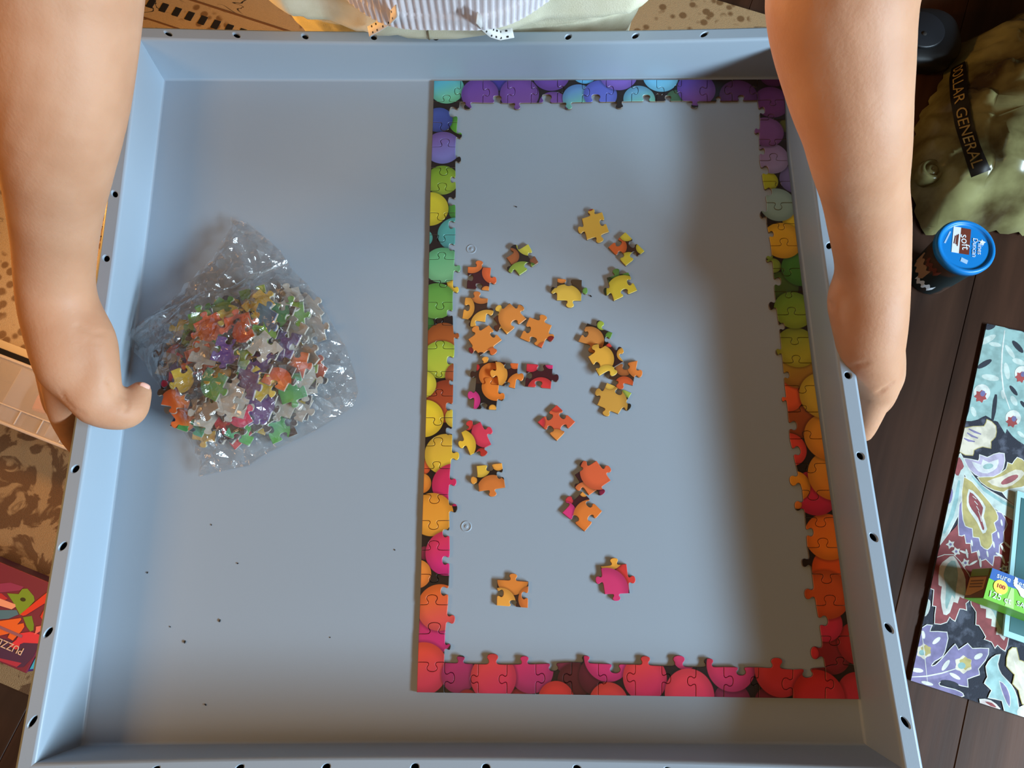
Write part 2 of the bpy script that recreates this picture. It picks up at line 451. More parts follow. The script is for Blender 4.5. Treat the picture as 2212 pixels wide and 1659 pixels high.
# ------------------------------------------------------------------ the finished border of the puzzle
outL = [(174, 937), (250, 935), (400, 929.5), (520, 927), (620, 925), (800, 922.5), (950, 918), (1060, 914), (1150, 911), (1270, 908), (1370, 904), (1496, 900)]
outR = [(171, 1693), (335, 1701), (500, 1719), (670, 1740), (830, 1760), (1000, 1784), (1150, 1805), (1330, 1829), (1511, 1856)]
def itp(tab, y):
    for (a, xa), (b, xb) in zip(tab, tab[1:]):
        if y <= b: return xa + (xb - xa) * (y - a) / (b - a)
    return tab[-1][1]
topY = lambda x: 174 - 3 * (x - 937) / 756
botY = lambda x: 1496 + 15 * (x - 900) / 956
# left column: seam (y, knob centre x, knob tip y, inner x), then the inner tab of the piece below it (y, tip x)
LS = [(219.6, 964.5, 205.5, 993), (264, 961, 282, 988), (317, 961, 300, 984), (362, 958, 378, 984), (412, 955, 395, 985), (459.5, 953, 475.5, 984), (507, 953, 522, 984), (560, 954, 545, 982),
      (605, 957, 620, 979), (652.5, 950, 668, 978), (702, 949, 687, 979), (753, 950, 736, 982), (802, 948, 814, 980), (855, 948.5, 841, 979), (902, 945, 918, 978), (963, 946, 945, 977), (1012, 943, 997, 973),
      (1068, 938, 1087, 969), (1124, 936, 1143, 971), (1188, 937, 1168, 972), (1240, 937, 1258, 971), (1306, 933, 1285, 968), (1369, 938, 1345, 962), (1430, 933, 1450, 960)]
LT = [(244, 971), (292, 998), (344.5, 996), (388, 973.5), (435.5, 968.5), (485.5, 969.5), (534, 970), (579.5, 995), (625.5, 991), (676.5, 966), (725.5, 992), (778.5, 966), (827, 971), (878.5, 964), (931.5, 964),
      (984, 992), (1041, 986), (1098, 988), (1151.5, 957), (1210.5, 956), (1277.5, 953), (1337, 983), (1397, 974)]
RS = [(216, 1670, 228, 1637), (259, 1666, 247, 1642), (301, 1669, 314, 1640), (347, 1671, 332, 1641), (392, 1681, 403, 1648), (438, 1681, 453, 1656), (483, 1688, 496, 1656), (531, 1694, 515, 1665), (580, 1700, 596, 1670),
      (630, 1704, 643, 1673), (680, 1710, 664, 1679), (729, 1717, 744, 1686), (784, 1720, 768, 1691), (833, 1733, 849, 1695), (890, 1735, 876, 1702), (948, 1743, 931, 1706), (1001, 1752, 1021, 1718), (1059, 1757, 1080, 1733),
      (1118, 1773, 1138, 1739), (1183, 1778, 1163, 1744), (1240, 1786, 1260, 1754), (1308, 1793, 1286, 1763), (1374, 1803, 1394, 1774), (1436, 1815, 1420, 1781)]
RT = [(239.5, 1652), (283, 1630), (327, 1652), (369, 1660), (416, 1667), (462.5, 1642), (507, 1671), (558.5, 1655), (608.5, 1687), (659, 1661), (706, 1695), (759, 1676), (810.5, 1705), (861.5, 1689), (920, 1721),
      (976.5, 1729), (1036, 1706), (1091.5, 1717), (1150.5, 1757), (1214, 1732), (1281.5, 1738), (1343.5, 1788), (1408.5, 1752)]
# top row: seam (x, knob centre y, tip x, inner y), tab of the piece right of it (x, tip y)
TS = [(995, 197, 982, 220), (1043, 200, 1057, 222), (1096, 198, 1112, 223), (1147, 197, 1161, 222), (1204, 194, 1218, 222), (1257, 199, 1273, 221), (1309, 195, 1325, 220), (1364, 196, 1378, 219), (1418, 197, 1434, 219),
      (1472, 193, 1456, 218), (1528, 197, 1512, 219), (1582, 195, 1566, 218), (1636, 195, 1620, 218)]
TT = [(1011, 236), (1074, 207), (1117, 236), (1181, 204), (1228, 236), (1287, 204), (1338, 234), (1396, 205), (1443, 207), (1501, 233), (1552, 209), (1601, 206)]
BS = [(960, 1464, 981, 1432), (1033, 1467, 1017, 1434), (1095, 1467, 1078, 1435), (1157, 1465, 1176, 1434), (1235, 1465, 1217, 1430), (1292, 1467, 1310, 1433), (1372, 1463, 1354, 1435), (1429, 1466, 1448, 1438), (1503, 1471, 1485, 1441),
      (1563, 1471, 1583, 1440), (1639, 1471, 1622, 1441), (1713, 1477, 1690, 1446), (1783, 1478, 1801, 1446)]
BT = [(995, 1416), (1064, 1412), (1133, 1417), (1195, 1449), (1265, 1416), (1329, 1453), (1393.5, 1417), (1466, 1416), (1531, 1422), (1601, 1458), (1677, 1421), (1744, 1463)]
def hseam(A, B, kx, ty):     # a seam running across a column
    L_ = math.hypot(B[0] - A[0], B[1] - A[1]); s = abs(kx - A[0])
    yl = A[1] + (B[1] - A[1]) * s / L_; h = ty - yl
    return tabline(A, B, s, -h if B[0] > A[0] else h)
def vseam(A, B, ky, tx):
    L_ = math.hypot(B[0] - A[0], B[1] - A[1]); s = abs(ky - A[1])
    xl = A[0] + (B[0] - A[0]) * s / L_; h = tx - xl
    return tabline(A, B, s, h if B[1] > A[1] else -h)
def col_seams(SS, out):
    return [hseam((itp(out, y), y), (xi, y), kx, ty) for (y, kx, ty, xi) in SS]
Ls, Rs = col_seams(LS, outL), col_seams(RS, outR)
Ts = [vseam((x, topY(x)), (x, yi), ky, tx) for (x, ky, tx, yi) in TS]
Bs = [vseam((x, botY(x)), (x, yi), ky, tx) for (x, ky, tx, yi) in BS]
# corner pieces share their inner corner
for (c, r, i, j) in ((Ls, Ts, 0, 0), (Ls, Bs, -1, 0), (Rs, Ts, 0, -1), (Rs, Bs, -1, -1)):
    p = ((c[i][-1][0] + r[j][-1][0]) / 2, (c[i][-1][1] + r[j][-1][1]) / 2)
    c[i][-1] = p; r[j][-1] = p
polys = []
for (seams, tabs, out) in ((Ls, LT, outL), (Rs, RT, outR)):
    for i in range(len(seams) - 1):
        a, b = seams[i], seams[i + 1]
        ys = [y for y, _ in out if a[0][1] < y < b[0][1]]
        inner = vseam(a[-1], b[-1], tabs[i][0], tabs[i][1])
        polys.append(a + inner[1:-1] + b[::-1] + [(itp(out, y), y) for y in ys[::-1]])
for (seams, tabs) in ((Ts, TT), (Bs, BT)):
    for i in range(len(seams) - 1):
        a, b = seams[i], seams[i + 1]
        inner = hseam(a[-1], b[-1], tabs[i][0], tabs[i][1])
        polys.append(a + inner[1:-1] + b[::-1])
polys.append([(937, 174)] + Ts[0] + Ls[0][::-1][1:])
polys.append([(1693, 171)] + Rs[0] + Ts[-1][::-1][1:])
polys.append([(900, 1496)] + Ls[-1] + Bs[0][::-1][1:])
polys.append([(1856, 1511)] + Bs[-1] + Rs[-1][::-1][1:])
# printed balls: x, y, r (pixels), colour top, colour bottom
BALLS = [
 # left column
 (1000, 268, 29, (62, 122, 48), (98, 168, 52)), (948, 262, 30, (66, 84, 160), (58, 70, 140)), (966, 195, 37, (78, 172, 205), (112, 192, 150)), (957, 322, 39, (112, 88, 158), (124, 126, 196)),
 (956, 392, 35, (120, 158, 40), (150, 176, 56)), (1002, 455, 33, (78, 150, 60), (66, 130, 50)), (929, 454, 40, (216, 206, 48), (206, 190, 46)), (914, 517, 21, (100, 186, 170), (80, 160, 150)), (985, 508, 39, (84, 168, 160), (80, 150, 150)),
 (1012, 605, 47, (226, 180, 60), (226, 190, 60)), (956, 575, 41, (98, 172, 120), (120, 182, 130)), (915, 702, 23, (56, 112, 42), (50, 96, 40)), (944, 652, 41, (92, 152, 64), (110, 164, 72)), (958, 737, 40, (150, 78, 32), (180, 98, 44)),
 (953, 778, 42, (160, 184, 58), (182, 190, 62)), (992, 812, 30, (160, 84, 50), (168, 80, 44)), (965, 868, 47, (150, 62, 34), (176, 78, 40)), (912, 832, 31, (206, 204, 62), (214, 196, 60)), (985, 903, 23, (210, 186, 58), (206, 170, 56)),
 (918, 905, 41, (232, 204, 48), (230, 190, 52)), (915, 1010, 16, (214, 96, 44), (206, 84, 44)), (962, 982, 44, (214, 168, 56), (228, 186, 56)), (910, 1045, 22, (226, 142, 54), (216, 124, 44)), (980, 1048, 46, (206, 44, 84), (206, 36, 96)),
 (934, 1112, 46, (226, 146, 46), (232, 156, 52)), (918, 1195, 14, (130, 40, 60), (110, 30, 50)), (967, 1195, 47, (214, 50, 84), (208, 36, 118)), (902, 1240, 30, (230, 140, 54), (226, 124, 50)), (937, 1370, 42, (190, 40, 90), (200, 36, 110)),
 (950, 1312, 48, (222, 100, 36), (218, 76, 76)), (914, 1444, 54, (226, 72, 48), (214, 58, 92)),
 # bottom row
 (1226, 1425, 28, (122, 38, 58), (110, 32, 54)), (1240, 1470, 36, (84, 24, 30), (76, 22, 28)), (991, 1457, 37, (178, 42, 98), (150, 42, 92)), (1010, 1512, 22, (150, 36, 44), (140, 34, 40)), (1125, 1520, 32, (140, 34, 44), (130, 30, 40)), (1147, 1446, 48, (208, 44, 92), (176, 50, 106)),
 (1066, 1463, 49, (220, 64, 64), (214, 52, 96)), (1201, 1512, 39, (216, 58, 52), (206, 54, 60)), (1290, 1460, 40, (96, 26, 40), (84, 24, 36)), (1312, 1418, 51, (212, 46, 84), (202, 50, 112)), (1314, 1518, 42, (216, 66, 56), (214, 62, 92)),
 (1392, 1464, 47, (220, 62, 58), (206, 48, 96)), (1478, 1418, 27, (206, 56, 100), (196, 50, 96)), (1580, 1515, 40, (130, 36, 72), (120, 30, 66)), (1488, 1500, 53, (222, 62, 74), (214, 56, 104)), (1660, 1518, 32, (116, 30, 58), (110, 28, 56)),
 (1577, 1438, 52, (208, 46, 70), (196, 52, 104)), (1682, 1448, 54, (212, 56, 48), (206, 56, 74)), (1757, 1446, 22, (168, 48, 56), (160, 44, 52)),
 # right column, upwards
 (1792, 1412, 42, (140, 32, 40), (130, 32, 46)), (1850, 1390, 44, (176, 40, 46), (160, 36, 46)), (1752, 1410, 14, (216, 54, 60), (206, 50, 64)), (1852, 1500, 46, (190, 46, 60), (196, 48, 84)), (1766, 1506, 56, (206, 46, 44), (206, 54, 84)),
 (1835, 1285, 27, (226, 92, 34), (216, 80, 30)), (1800, 1232, 48, (226, 90, 24), (216, 84, 24)), (1778, 1345, 39, (206, 52, 56), (206, 46, 86)), (1782, 1285, 50, (206, 90, 32), (206, 84, 36)), (1785, 1160, 49, (232, 116, 32), (236, 130, 30)),
 (1758, 1066, 48, (206, 44, 70), (190, 36, 74)), (1716, 1050, 32, (236, 160, 44), (220, 140, 40)), (1797, 1028, 54, (226, 150, 44), (220, 132, 36)), (1720, 1090, 10, (230, 130, 50), (210, 120, 40)), (1726, 912, 36, (160, 82, 34), (140, 66, 28)), (1704, 972, 36, (226, 74, 54), (216, 68, 62)), (1786, 945, 51, (220, 150, 44), (226, 140, 40)),
 (1699, 858, 33, (232, 100, 46), (226, 92, 50)), (1722, 800, 42, (168, 142, 40), (160, 110, 40)), (1776, 856, 51, (206, 176, 52), (206, 166, 54)), (1719, 752, 45, (134, 150, 46), (176, 168, 46)), (1690, 620, 33, (66, 92, 36), (60, 84, 34)), (1712, 672, 42, (106, 146, 46), (134, 156, 44)),
 (1668, 576, 17, (124, 146, 56), (116, 140, 52)), (1660, 556, 8, (124, 146, 56), (116, 140, 52)), (1726, 583, 40, (66, 122, 46), (62, 116, 42)), (1724, 478, 36, (214, 190, 40), (206, 176, 36)), (1688, 522, 42, (220, 172, 40), (206, 158, 38)), (1716, 390, 34, (116, 108, 156), (106, 98, 150)),
 (1655, 394, 24, (176, 178, 40), (160, 166, 40)), (1678, 445, 39, (140, 170, 164), (136, 166, 156)), (1697, 275, 16, (90, 90, 34), (80, 84, 30)), (1665, 345, 37, (142, 116, 156), (150, 138, 176)), (1655, 288, 36, (126, 80, 136), (122, 76, 130)), (1668, 165, 30, (92, 40, 92), (84, 36, 84)), (1665, 224, 38, (104, 52, 110), (110, 56, 108)),
 # top row
 (1080, 172, 32, (70, 60, 150), (62, 54, 144)), (1037, 207, 40, (104, 66, 156), (118, 76, 152)), (1122, 207, 42, (112, 72, 158), (118, 76, 150)), (1195, 228, 31, (112, 72, 150), (118, 74, 146)), (1190, 165, 40, (96, 68, 164), (110, 72, 160)),
 (1250, 216, 35, (96, 140, 196), (116, 190, 156)), (1262, 160, 28, (104, 190, 240), (100, 186, 236)), (1296, 208, 36, (88, 98, 190), (96, 110, 200)), (1335, 163, 41, (118, 92, 184), (124, 96, 188)), (1380, 218, 34, (100, 156, 190), (116, 186, 150)),
 (1462, 218, 24, (66, 98, 70), (58, 90, 62)), (1426, 169, 38, (100, 184, 236), (116, 190, 220)), (1503, 196, 41, (92, 68, 172), (120, 70, 140)), (1594, 212, 41, (92, 48, 104), (88, 46, 100)),
]
WB = []
for (x, y, r, a, b) in BALLS:
    c = wp((x, y)); WB.append((c, r * pxscale(x, y), srgb(*a), srgb(*b)))
frame = empty('puzzle_border', (0, 0, T)); tag(frame, 'assembled rectangular border of a rainbow ball jigsaw puzzle lying in the tray', 'puzzle')
DARKBASE = srgb(34, 22, 18)
for P in polys:
    Q = [wp(p, T + PT) for p in P]
    xs = [q[0] for q in Q]; ys = [q[1] for q in Q]; bb = (min(xs), max(xs), min(ys), max(ys))
    sel = [b for b in WB if b[0][0] + 1.28 * b[1] > bb[0] and b[0][0] - 1.28 * b[1] < bb[1] and b[0][1] + 1.28 * b[1] > bb[2] and b[0][1] - 1.28 * b[1] < bb[3]]
    v, f, mi = piece_mesh(Q)
    dz = 0.0001 + random.random() * 0.00025
    o = ob('puzzle_piece', [(a, b, c + dz) for a, b, c in v], f, [print_mat('printed_candy', DARKBASE, sel), M_cardedge], frame, mi=mi)

# ------------------------------------------------------------------ loose pieces scattered inside the border
def cA(p): return (960 + p[0] / 3.318, 430 + p[1] / 3.318)
def cB(p): return (960 + p[0] / 3.318, 830 + p[1] / 3.318)
DB = (58, 34, 24)
LOOSE = [
 (cA, [(985, 140), (1130, 93), (1180, 235), (1022, 292)], '+-++', 0, (206, 164, 62), [(1040, 62, 26, (150, 50, 40))], 'gold loose puzzle piece with a red knob, farthest toward the child'),
 (cA, [(1175, 345), (1297, 237), (1435, 373), (1300, 478)], '----', 0, DB, [(1225, 340, 82, (196, 96, 44)), (1305, 255, 52, (196, 180, 60)), (1425, 350, 52, (196, 182, 58)), (1325, 448, 74, (202, 186, 60))], 'loose orange and yellow piece notched on four sides, beside the gold piece'),
 (cA, [(445, 420), (600, 322), (675, 455), (537, 546)], '+--+', 0, (46, 34, 26), [(470, 410, 66, (158, 92, 50)), (650, 440, 38, (130, 80, 52)), (625, 480, 26, (90, 130, 50)), (610, 318, 96, (196, 192, 70)), (560, 545, 106, (146, 172, 66))], 'lime green and brown loose piece standing alone near the raised ring'),
 (cA, [(168, 485), (333, 492), (318, 655), (160, 640)], '++--', 0, (66, 26, 30), [(196, 450, 88, (216, 116, 54)), (362, 525, 92, (216, 98, 50)), (300, 655, 34, (216, 130, 56))], 'loose piece of dark maroon between two orange balls, right of the green border ball'),
 (cA, [(150, 705), (312, 712), (292, 880), (128, 855)], '+++-', 0, (66, 40, 26), [(265, 665, 92, (196, 118, 56)), (105, 778, 110, (222, 154, 62)), (305, 905, 118, (232, 172, 70))], 'loose golden orange piece with a dark diagonal stripe, touching the maroon piece'),
 (cA, [(352, 855), (468, 745), (588, 858), (447, 968)], '++-+', 0, (84, 46, 28), [(455, 940, 62, (230, 156, 58)), (378, 790, 46, (222, 178, 70)), (495, 850, 108, (212, 134, 60))], 'orange loose piece with one pale yellow knob, between two all-orange pieces'),
 (cA, [(610, 846), (770, 905), (697, 1066), (542, 995)], '++--', 0, (214, 132, 56), [(765, 1010, 30, (130, 34, 26)), (720, 1080, 60, (210, 96, 50))], 'plain orange loose piece with a dark red knob pointing right'),
 (cA, [(170, 1005), (318, 903), (412, 1010), (255, 1124)], '+-++', 0.0004, (216, 134, 58), [(160, 1095, 48, (120, 36, 36)), (262, 1128, 30, (60, 34, 26)), (345, 1100, 40, (206, 104, 48))], 'plain orange loose piece with a maroon knob at its lower left'),
 (cA, [(232, 1185), (378, 1158), (400, 1330), (225, 1330)], '+--+', 0, (62, 36, 24), [(225, 1205, 28, (180, 44, 44)), (283, 1142, 36, (232, 160, 66)), (340, 1262, 92, (218, 120, 46))], 'orange and brown loose piece lying half under another orange piece'),
 (cA, [(365, 1165), (530, 1178), (505, 1356), (388, 1330)], '-+-+', 0.0021, (60, 26, 22), [(505, 1188, 38, (216, 104, 48)), (350, 1262, 102, (230, 158, 64)), (545, 1345, 98, (226, 130, 50))], 'orange loose piece lying on top of a brown one, knob pointing left'),
 (cA, [(225, 1322), (390, 1332), (370, 1510), (208, 1502)], '++-+', 0.0005, (36, 26, 22), [(345, 1500, 26, (230, 164, 68)), (175, 1445, 82, (206, 56, 126)), (372, 1346, 104, (226, 126, 46))], 'loose piece with one magenta knob beside a black gap and an orange ball'),
 (cA, [(590, 1180), (778, 1190), (762, 1358), (578, 1342)], '-+--', 0, (66, 24, 30), [(620, 1180, 62, (202, 50, 66)), (762, 1180, 40, (206, 50, 106)), (692, 1372, 98, (212, 60, 60))], 'dark maroon and red loose piece beside the heap of orange pieces'),
 (cA, [(810, 570), (985, 580), (980, 728), (806, 724)], '-+++', 0, (76, 58, 38), [(840, 560, 46, (216, 132, 58)), (1022, 660, 32, (106, 156, 74)), (780, 630, 20, (40, 30, 24)), (870, 722, 118, (222, 186, 74))], 'yellow loose piece with one small green knob pointing right'),
 (cA, [(1165, 562), (1318, 525), (1382, 655), (1215, 728)], '+--+', 0, (42, 52, 28), [(1210, 520, 50, (82, 122, 56)), (1305, 520, 36, (92, 140, 56)), (1150, 600, 32, (90, 136, 100)), (1290, 665, 128, (210, 190, 60))], 'yellow loose piece with green corners, below the notched orange and yellow piece'),
 (cA, [(1025, 890), (1205, 958), (1160, 1078), (960, 1020)], '+-+-', 0, (44, 34, 24), [(1130, 905, 36, (158, 178, 64)), (1192, 985, 38, (96, 138, 54)), (1040, 1012, 104, (198, 130, 64))], 'brown loose piece with one round lime knob, partly under a gold piece'),
 (cA, [(1030, 1130), (1182, 1030), (1285, 1165), (1110, 1266)], '+++-', 0.0021, (54, 28, 24), [(1180, 1040, 30, (200, 60, 50)), (1285, 1120, 52, (212, 150, 58)), (1105, 1150, 108, (222, 168, 64)), (1165, 1275, 82, (226, 186, 70))], 'gold loose piece lying on top of two brown pieces'),
 (cA, [(1215, 1190), (1385, 1158), (1350, 1335), (1180, 1285)], '-++-', 0, (70, 44, 26), [(1285, 1210, 60, (160, 94, 48)), (1290, 1340, 72, (200, 88, 44)), (1405, 1200, 94, (214, 124, 56))], 'orange and brown loose piece nearest the shadow, knob pointing right'),
 (cA, [(1165, 1316), (1342, 1390), (1246, 1540), (1095, 1475)], '-+++', 0, (40, 34, 24), [(1325, 1375, 52, (156, 172, 74)), (1170, 1470, 142, (202, 152, 66)), (1185, 1325, 42, (212, 172, 74))], 'dull gold loose piece with one lime corner and a dark knob'),
 (cB, [(805, 148), (938, 270), (806, 405), (668, 272)], '----', 0, (212, 94, 58), [(802, 405, 84, (222, 140, 66)), (655, 272, 66, (206, 58, 64)), (802, 140, 60, (202, 66, 50))], 'coral red cross-shaped loose piece with four notches'),
 (cB, [(120, 345), (258, 268), (336, 432), (185, 508)], '++++', 0, (54, 24, 24), [(165, 285, 46, (202, 58, 54)), (270, 500, 44, (180, 50, 40)), (300, 350, 106, (212, 60, 84)), (105, 440, 120, (232, 188, 58))], 'loose piece split into pink and bright yellow halves'),
 (cB, [(230, 585), (412, 565), (436, 740), (248, 768)], '--++', 0, (40, 26, 20), [(205, 690, 30, (222, 150, 60)), (385, 575, 44, (232, 160, 66)), (258, 596, 72, (220, 180, 66)), (345, 762, 112, (210, 120, 54))], 'orange loose piece with a black band and yellow top, near the lower ring'),
 (cB, [(935, 648), (1090, 548), (1192, 690), (1035, 795)], '++++', 0, (58, 24, 28), [(1140, 775, 30, (130, 30, 60)), (1010, 785, 84, (222, 118, 64)), (1100, 628, 128, (216, 98, 58))], 'red-orange loose piece with four knobs, upper of the touching pair'),
 (cB, [(845, 920), (990, 770), (1130, 910), (1005, 1055)], '+---', 0, (62, 26, 28), [(1000, 775, 32, (226, 150, 66)), (885, 830, 38, (200, 56, 66)), (862, 922, 82, (212, 54, 118)), (1048, 952, 124, (222, 122, 50))], 'orange loose piece with a magenta corner, lower of the touching pair'),
 (cB, [(378, 1400), (603, 1415), (598, 1603), (375, 1585)], '+---', 0, (62, 34, 22), [(490, 1395, 112, (216, 128, 52)), (400, 1575, 112, (232, 160, 66)), (620, 1540, 90, (206, 112, 48))], 'brown-shaded orange loose piece closest to the bottom red border, left one'),
 (cB, [(1120, 1305), (1305, 1288), (1328, 1498), (1150, 1505)], '++++', 0, (70, 24, 28), [(1345, 1355, 116, (206, 56, 50)), (1180, 1222, 106, (230, 160, 60)), (1165, 1475, 154, (208, 56, 110))], 'magenta loose piece with a yellow knob on top, closest to the viewer'),
]
for (cv, C4, sides, dz, base, balls, label) in LOOSE:
    C4 = [cv(c) for c in C4]; cx = sum(c[0] for c in C4) / 4; cy = sum(c[1] for c in C4) / 4
    P = []
    for i in range(4):
        A, B = C4[i], C4[(i + 1) % 4]; L_ = math.hypot(A[0] - B[0], A[1] - B[1])
        P += tabline(A, B, L_ * (0.5 + random.uniform(-0.05, 0.05)), (0.29 if sides[i] == '+' else -0.27) * min(L_, 52))[:-1]
    ctr = on(cx, cy, T + PT + dz)
    Q = [wp(p, T + PT + dz) for p in P]; Q = [(q[0] - ctr.x, q[1] - ctr.y) for q in Q]
    bl = []
    for (x, y, r, c) in balls:
        p = cv((x, y)); q = wp(p, T + PT)
        bl.append(((q[0] - ctr.x, q[1] - ctr.y), r / 3.318 * pxscale(*p), srgb(*c), srgb(*[min(255, int(k * 1.04)) for k in c])))
    v, f, mi = piece_mesh(Q, 0.0)
    o = ob('puzzle_piece', v, f, [print_mat('printed_candy', srgb(*base), bl), M_cardedge], None, mi=mi)
    o.location = (ctr.x, ctr.y, T + 0.0001 + dz)
    tag(o, label, 'puzzle piece', 'loose pieces inside the puzzle border')
# crumbs
def crumb(px, py, r, label):
    c = on(px, py, T); bm = bmesh.new(); bmesh.ops.create_icosphere(bm, subdivisions=1, radius=r)
    for v in bm.verts: v.co *= random.uniform(0.7, 1.3)
    bmesh.ops.scale(bm, vec=(1.3, 0.8, 0.6), verts=bm.verts)
    o = bmob('crumb', bm, M_dark); o.location = (c.x, c.y, T + r * 0.5); o.rotation_euler = (0, 0, random.uniform(0, 3))
    tag(o, label, 'crumb')
crumb(1115, 447, 0.0008, 'black crumb alone on the grey tray floor inside the border, toward the child')
crumb(1276, 640, 0.0009, 'black crumb just right of the green knob of the yellow piece')
for (x, y, r, lb) in ((475, 1341, 0.0008, 'dark crumb on the left tray floor, right one of the lower pair'), (400, 1387, 0.0009, 'dark crumb on the left tray floor, left one of the lower pair'),
        (319, 1237, 0.0006, 'tiny crumb on the tray floor nearest the left wall'), (457, 1134, 0.0005, 'tiny crumb on the tray floor just below the tip of the clear bag'),
        (368, 1354, 0.0005, 'speck-sized crumb just left of the lower crumb pair'), (853, 1188, 0.0005, 'tiny crumb left of the magenta pieces of the puzzle border'),
        (444, 1522, 0.0007, 'dark crumb on the left tray floor nearest the viewer'), (514, 1217, 0.0006, 'tiny crumb midway between the clear bag and the lower crumb pair'),
        (713, 1377, 0.0004, 'tiny crumb in the middle of the lower left tray floor')):
    crumb(x, y, r, lb)

# ------------------------------------------------------------------ bag of puzzle pieces
def bg(p): return (250 + p[0] / 2.765, 450 + p[1] / 2.765)
hc = on(*bg((760, 985)), T); HA, HB = 0.0600, 0.0560
def film_lobe(x, y):      # bulge added at the bag's lower right to catch window glints
    return 0.027 * math.exp(-(((x - hc.x - 0.046) / 0.023) ** 2 + ((y - hc.y + 0.018) / 0.034) ** 2))
def heap(x, y):
    d = ((x - hc.x) / HA) ** 2 + ((y - hc.y) / HB) ** 2
    d2 = ((x - hc.x - 0.022) / 0.034) ** 2 + ((y - hc.y - 0.036) / 0.030) ** 2
    a = 0.027 * max(0.0, 1 - d ** 1.6) ** 0.7
    b = 0.022 * max(0.0, 1 - d2) ** 0.6
    return max(a, b)
PAL = {'yellow': [(222, 196, 52), (206, 170, 56)], 'orange': [(220, 120, 46), (214, 92, 44)], 'lime green': [(150, 172, 52), (96, 150, 60)], 'purple': [(104, 70, 150), (92, 60, 130)], 'pink': [(212, 50, 104), (216, 66, 80)], 'red': [(206, 56, 50), (196, 46, 60)], 'green': [(84, 158, 60), (70, 150, 110)], 'blue': [(70, 110, 180), (90, 150, 190)]}
protos = {}
for cname, cols in PAL.items():
    lst = []
    for k in range(3):
        sz = 0.0100; C4 = [(-sz, sz * 1.05), (sz, sz), (sz * 1.03, -sz), (-sz * 0.97, -sz * 1.04)]; P = []
        for i in range(4):
            A, B = C4[i], C4[(i + 1) % 4]; L_ = math.hypot(A[0] - B[0], A[1] - B[1])
            P += tabline(A, B, L_ * random.uniform(0.45, 0.55), random.choice((1, -1)) * -0.0052)[:-1]
        v, f, mi = piece_mesh(P, 0.0)
        me = D.meshes.new('bagged_piece'); me.from_pydata(v, [], f); me.update()
        a = random.uniform(0, 6.28); R_ = random.uniform(0.011, 0.017)
        me.materials.append(print_mat('printed_candy', srgb(70, 46, 30) if k else srgb(*cols[1]), [((0.006 * math.cos(a), 0.006 * math.sin(a)), R_, srgb(*cols[0]), srgb(*cols[1]))]))
        me.materials.append(M_card)
        for p, i in zip(me.polygons, mi): p.material_index = i
        lst.append(me)
    protos[cname] = lst
def pick(px, py):
    u, v = (px - 250) * 2.765, (py - 450) * 2.765
    r = random.random()
    if v < 820 and 380 < u < 800: L_ = ['yellow', 'orange', 'yellow', 'lime green', 'orange']
    elif u < 430 and v < 1150: L_ = ['pink', 'red', 'pink', 'purple', 'orange']
    elif u > 880 and v < 760: L_ = ['green', 'green', 'blue', 'lime green']
    elif v < 1080: L_ = ['yellow', 'lime green', 'orange', 'yellow', 'purple', 'green']
    elif v < 1260: L_ = ['purple', 'yellow', 'orange', 'orange', 'lime green', 'purple', 'pink']
    else: L_ = ['orange', 'red', 'pink', 'orange', 'blue', 'green', 'red']
    if r < 0.1: L_ = list(PAL)
    return random.choice(L_)
placed = []
for layer in range(6):
    z = T + 0.0030 + layer * 0.0044
    pts = []
    for tr in range(900):
        x = hc.x + random.uniform(-1, 1) * 0.07; y = hc.y + random.uniform(-1, 1) * 0.068
        if heap(x, y) < (layer + 0.75) * 0.0044: continue
        if any(math.hypot(x - a, y - b) < 0.0158 for a, b in pts): continue
        pts.append((x, y))
    for (x, y) in pts: placed.append((x, y, z))
def toward(x, y, z):
    d = CM.transposed() @ (Vector((x, y, z)) - CAM); return (1106 + FPX * d.x / -d.z, 829.5 - FPX * d.y / -d.z)
for (x, y, z) in placed:
    px, py = toward(x, y, z); cn = pick(px, py)
    o = D.objects.new('puzzle_piece', random.choice(protos[cn])); link(o)
    u, v = (px - 250) * 2.765, (py - 450) * 2.765
    pb = 0.50 if (u > 850 and v > 520) else 0.22
    back = random.random() < pb
    tl = 0.20 + 0.25 * random.random()
    o.location = (x, y, z + random.uniform(-0.0008, 0.0012))
    o.rotation_euler = ((math.pi if back else 0) + random.uniform(-tl, tl), random.uniform(-tl, tl), random.uniform(0, 6.28))
    ux, vy = (x - hc.x) / HA, (y - hc.y) / HB
    hz = 'hand-side' if ux < -0.33 else ('border-side' if ux > 0.33 else 'middle')
    vt = 'far' if vy > 0.33 else ('near' if vy < -0.33 else 'centre')
    dpth = 'on top' if z - T + 0.007 > heap(x, y) else 'buried'
    if back: tag(o, 'grey cardboard-backed puzzle piece %s in the clear bag, %s %s part' % (dpth, vt, hz), 'puzzle piece', 'grey-backed pieces in the clear bag')
    else: tag(o, '%s puzzle piece %s in the clear bag, %s %s part' % (cn, dpth, vt, hz), 'puzzle piece', cn + ' pieces in the clear bag')
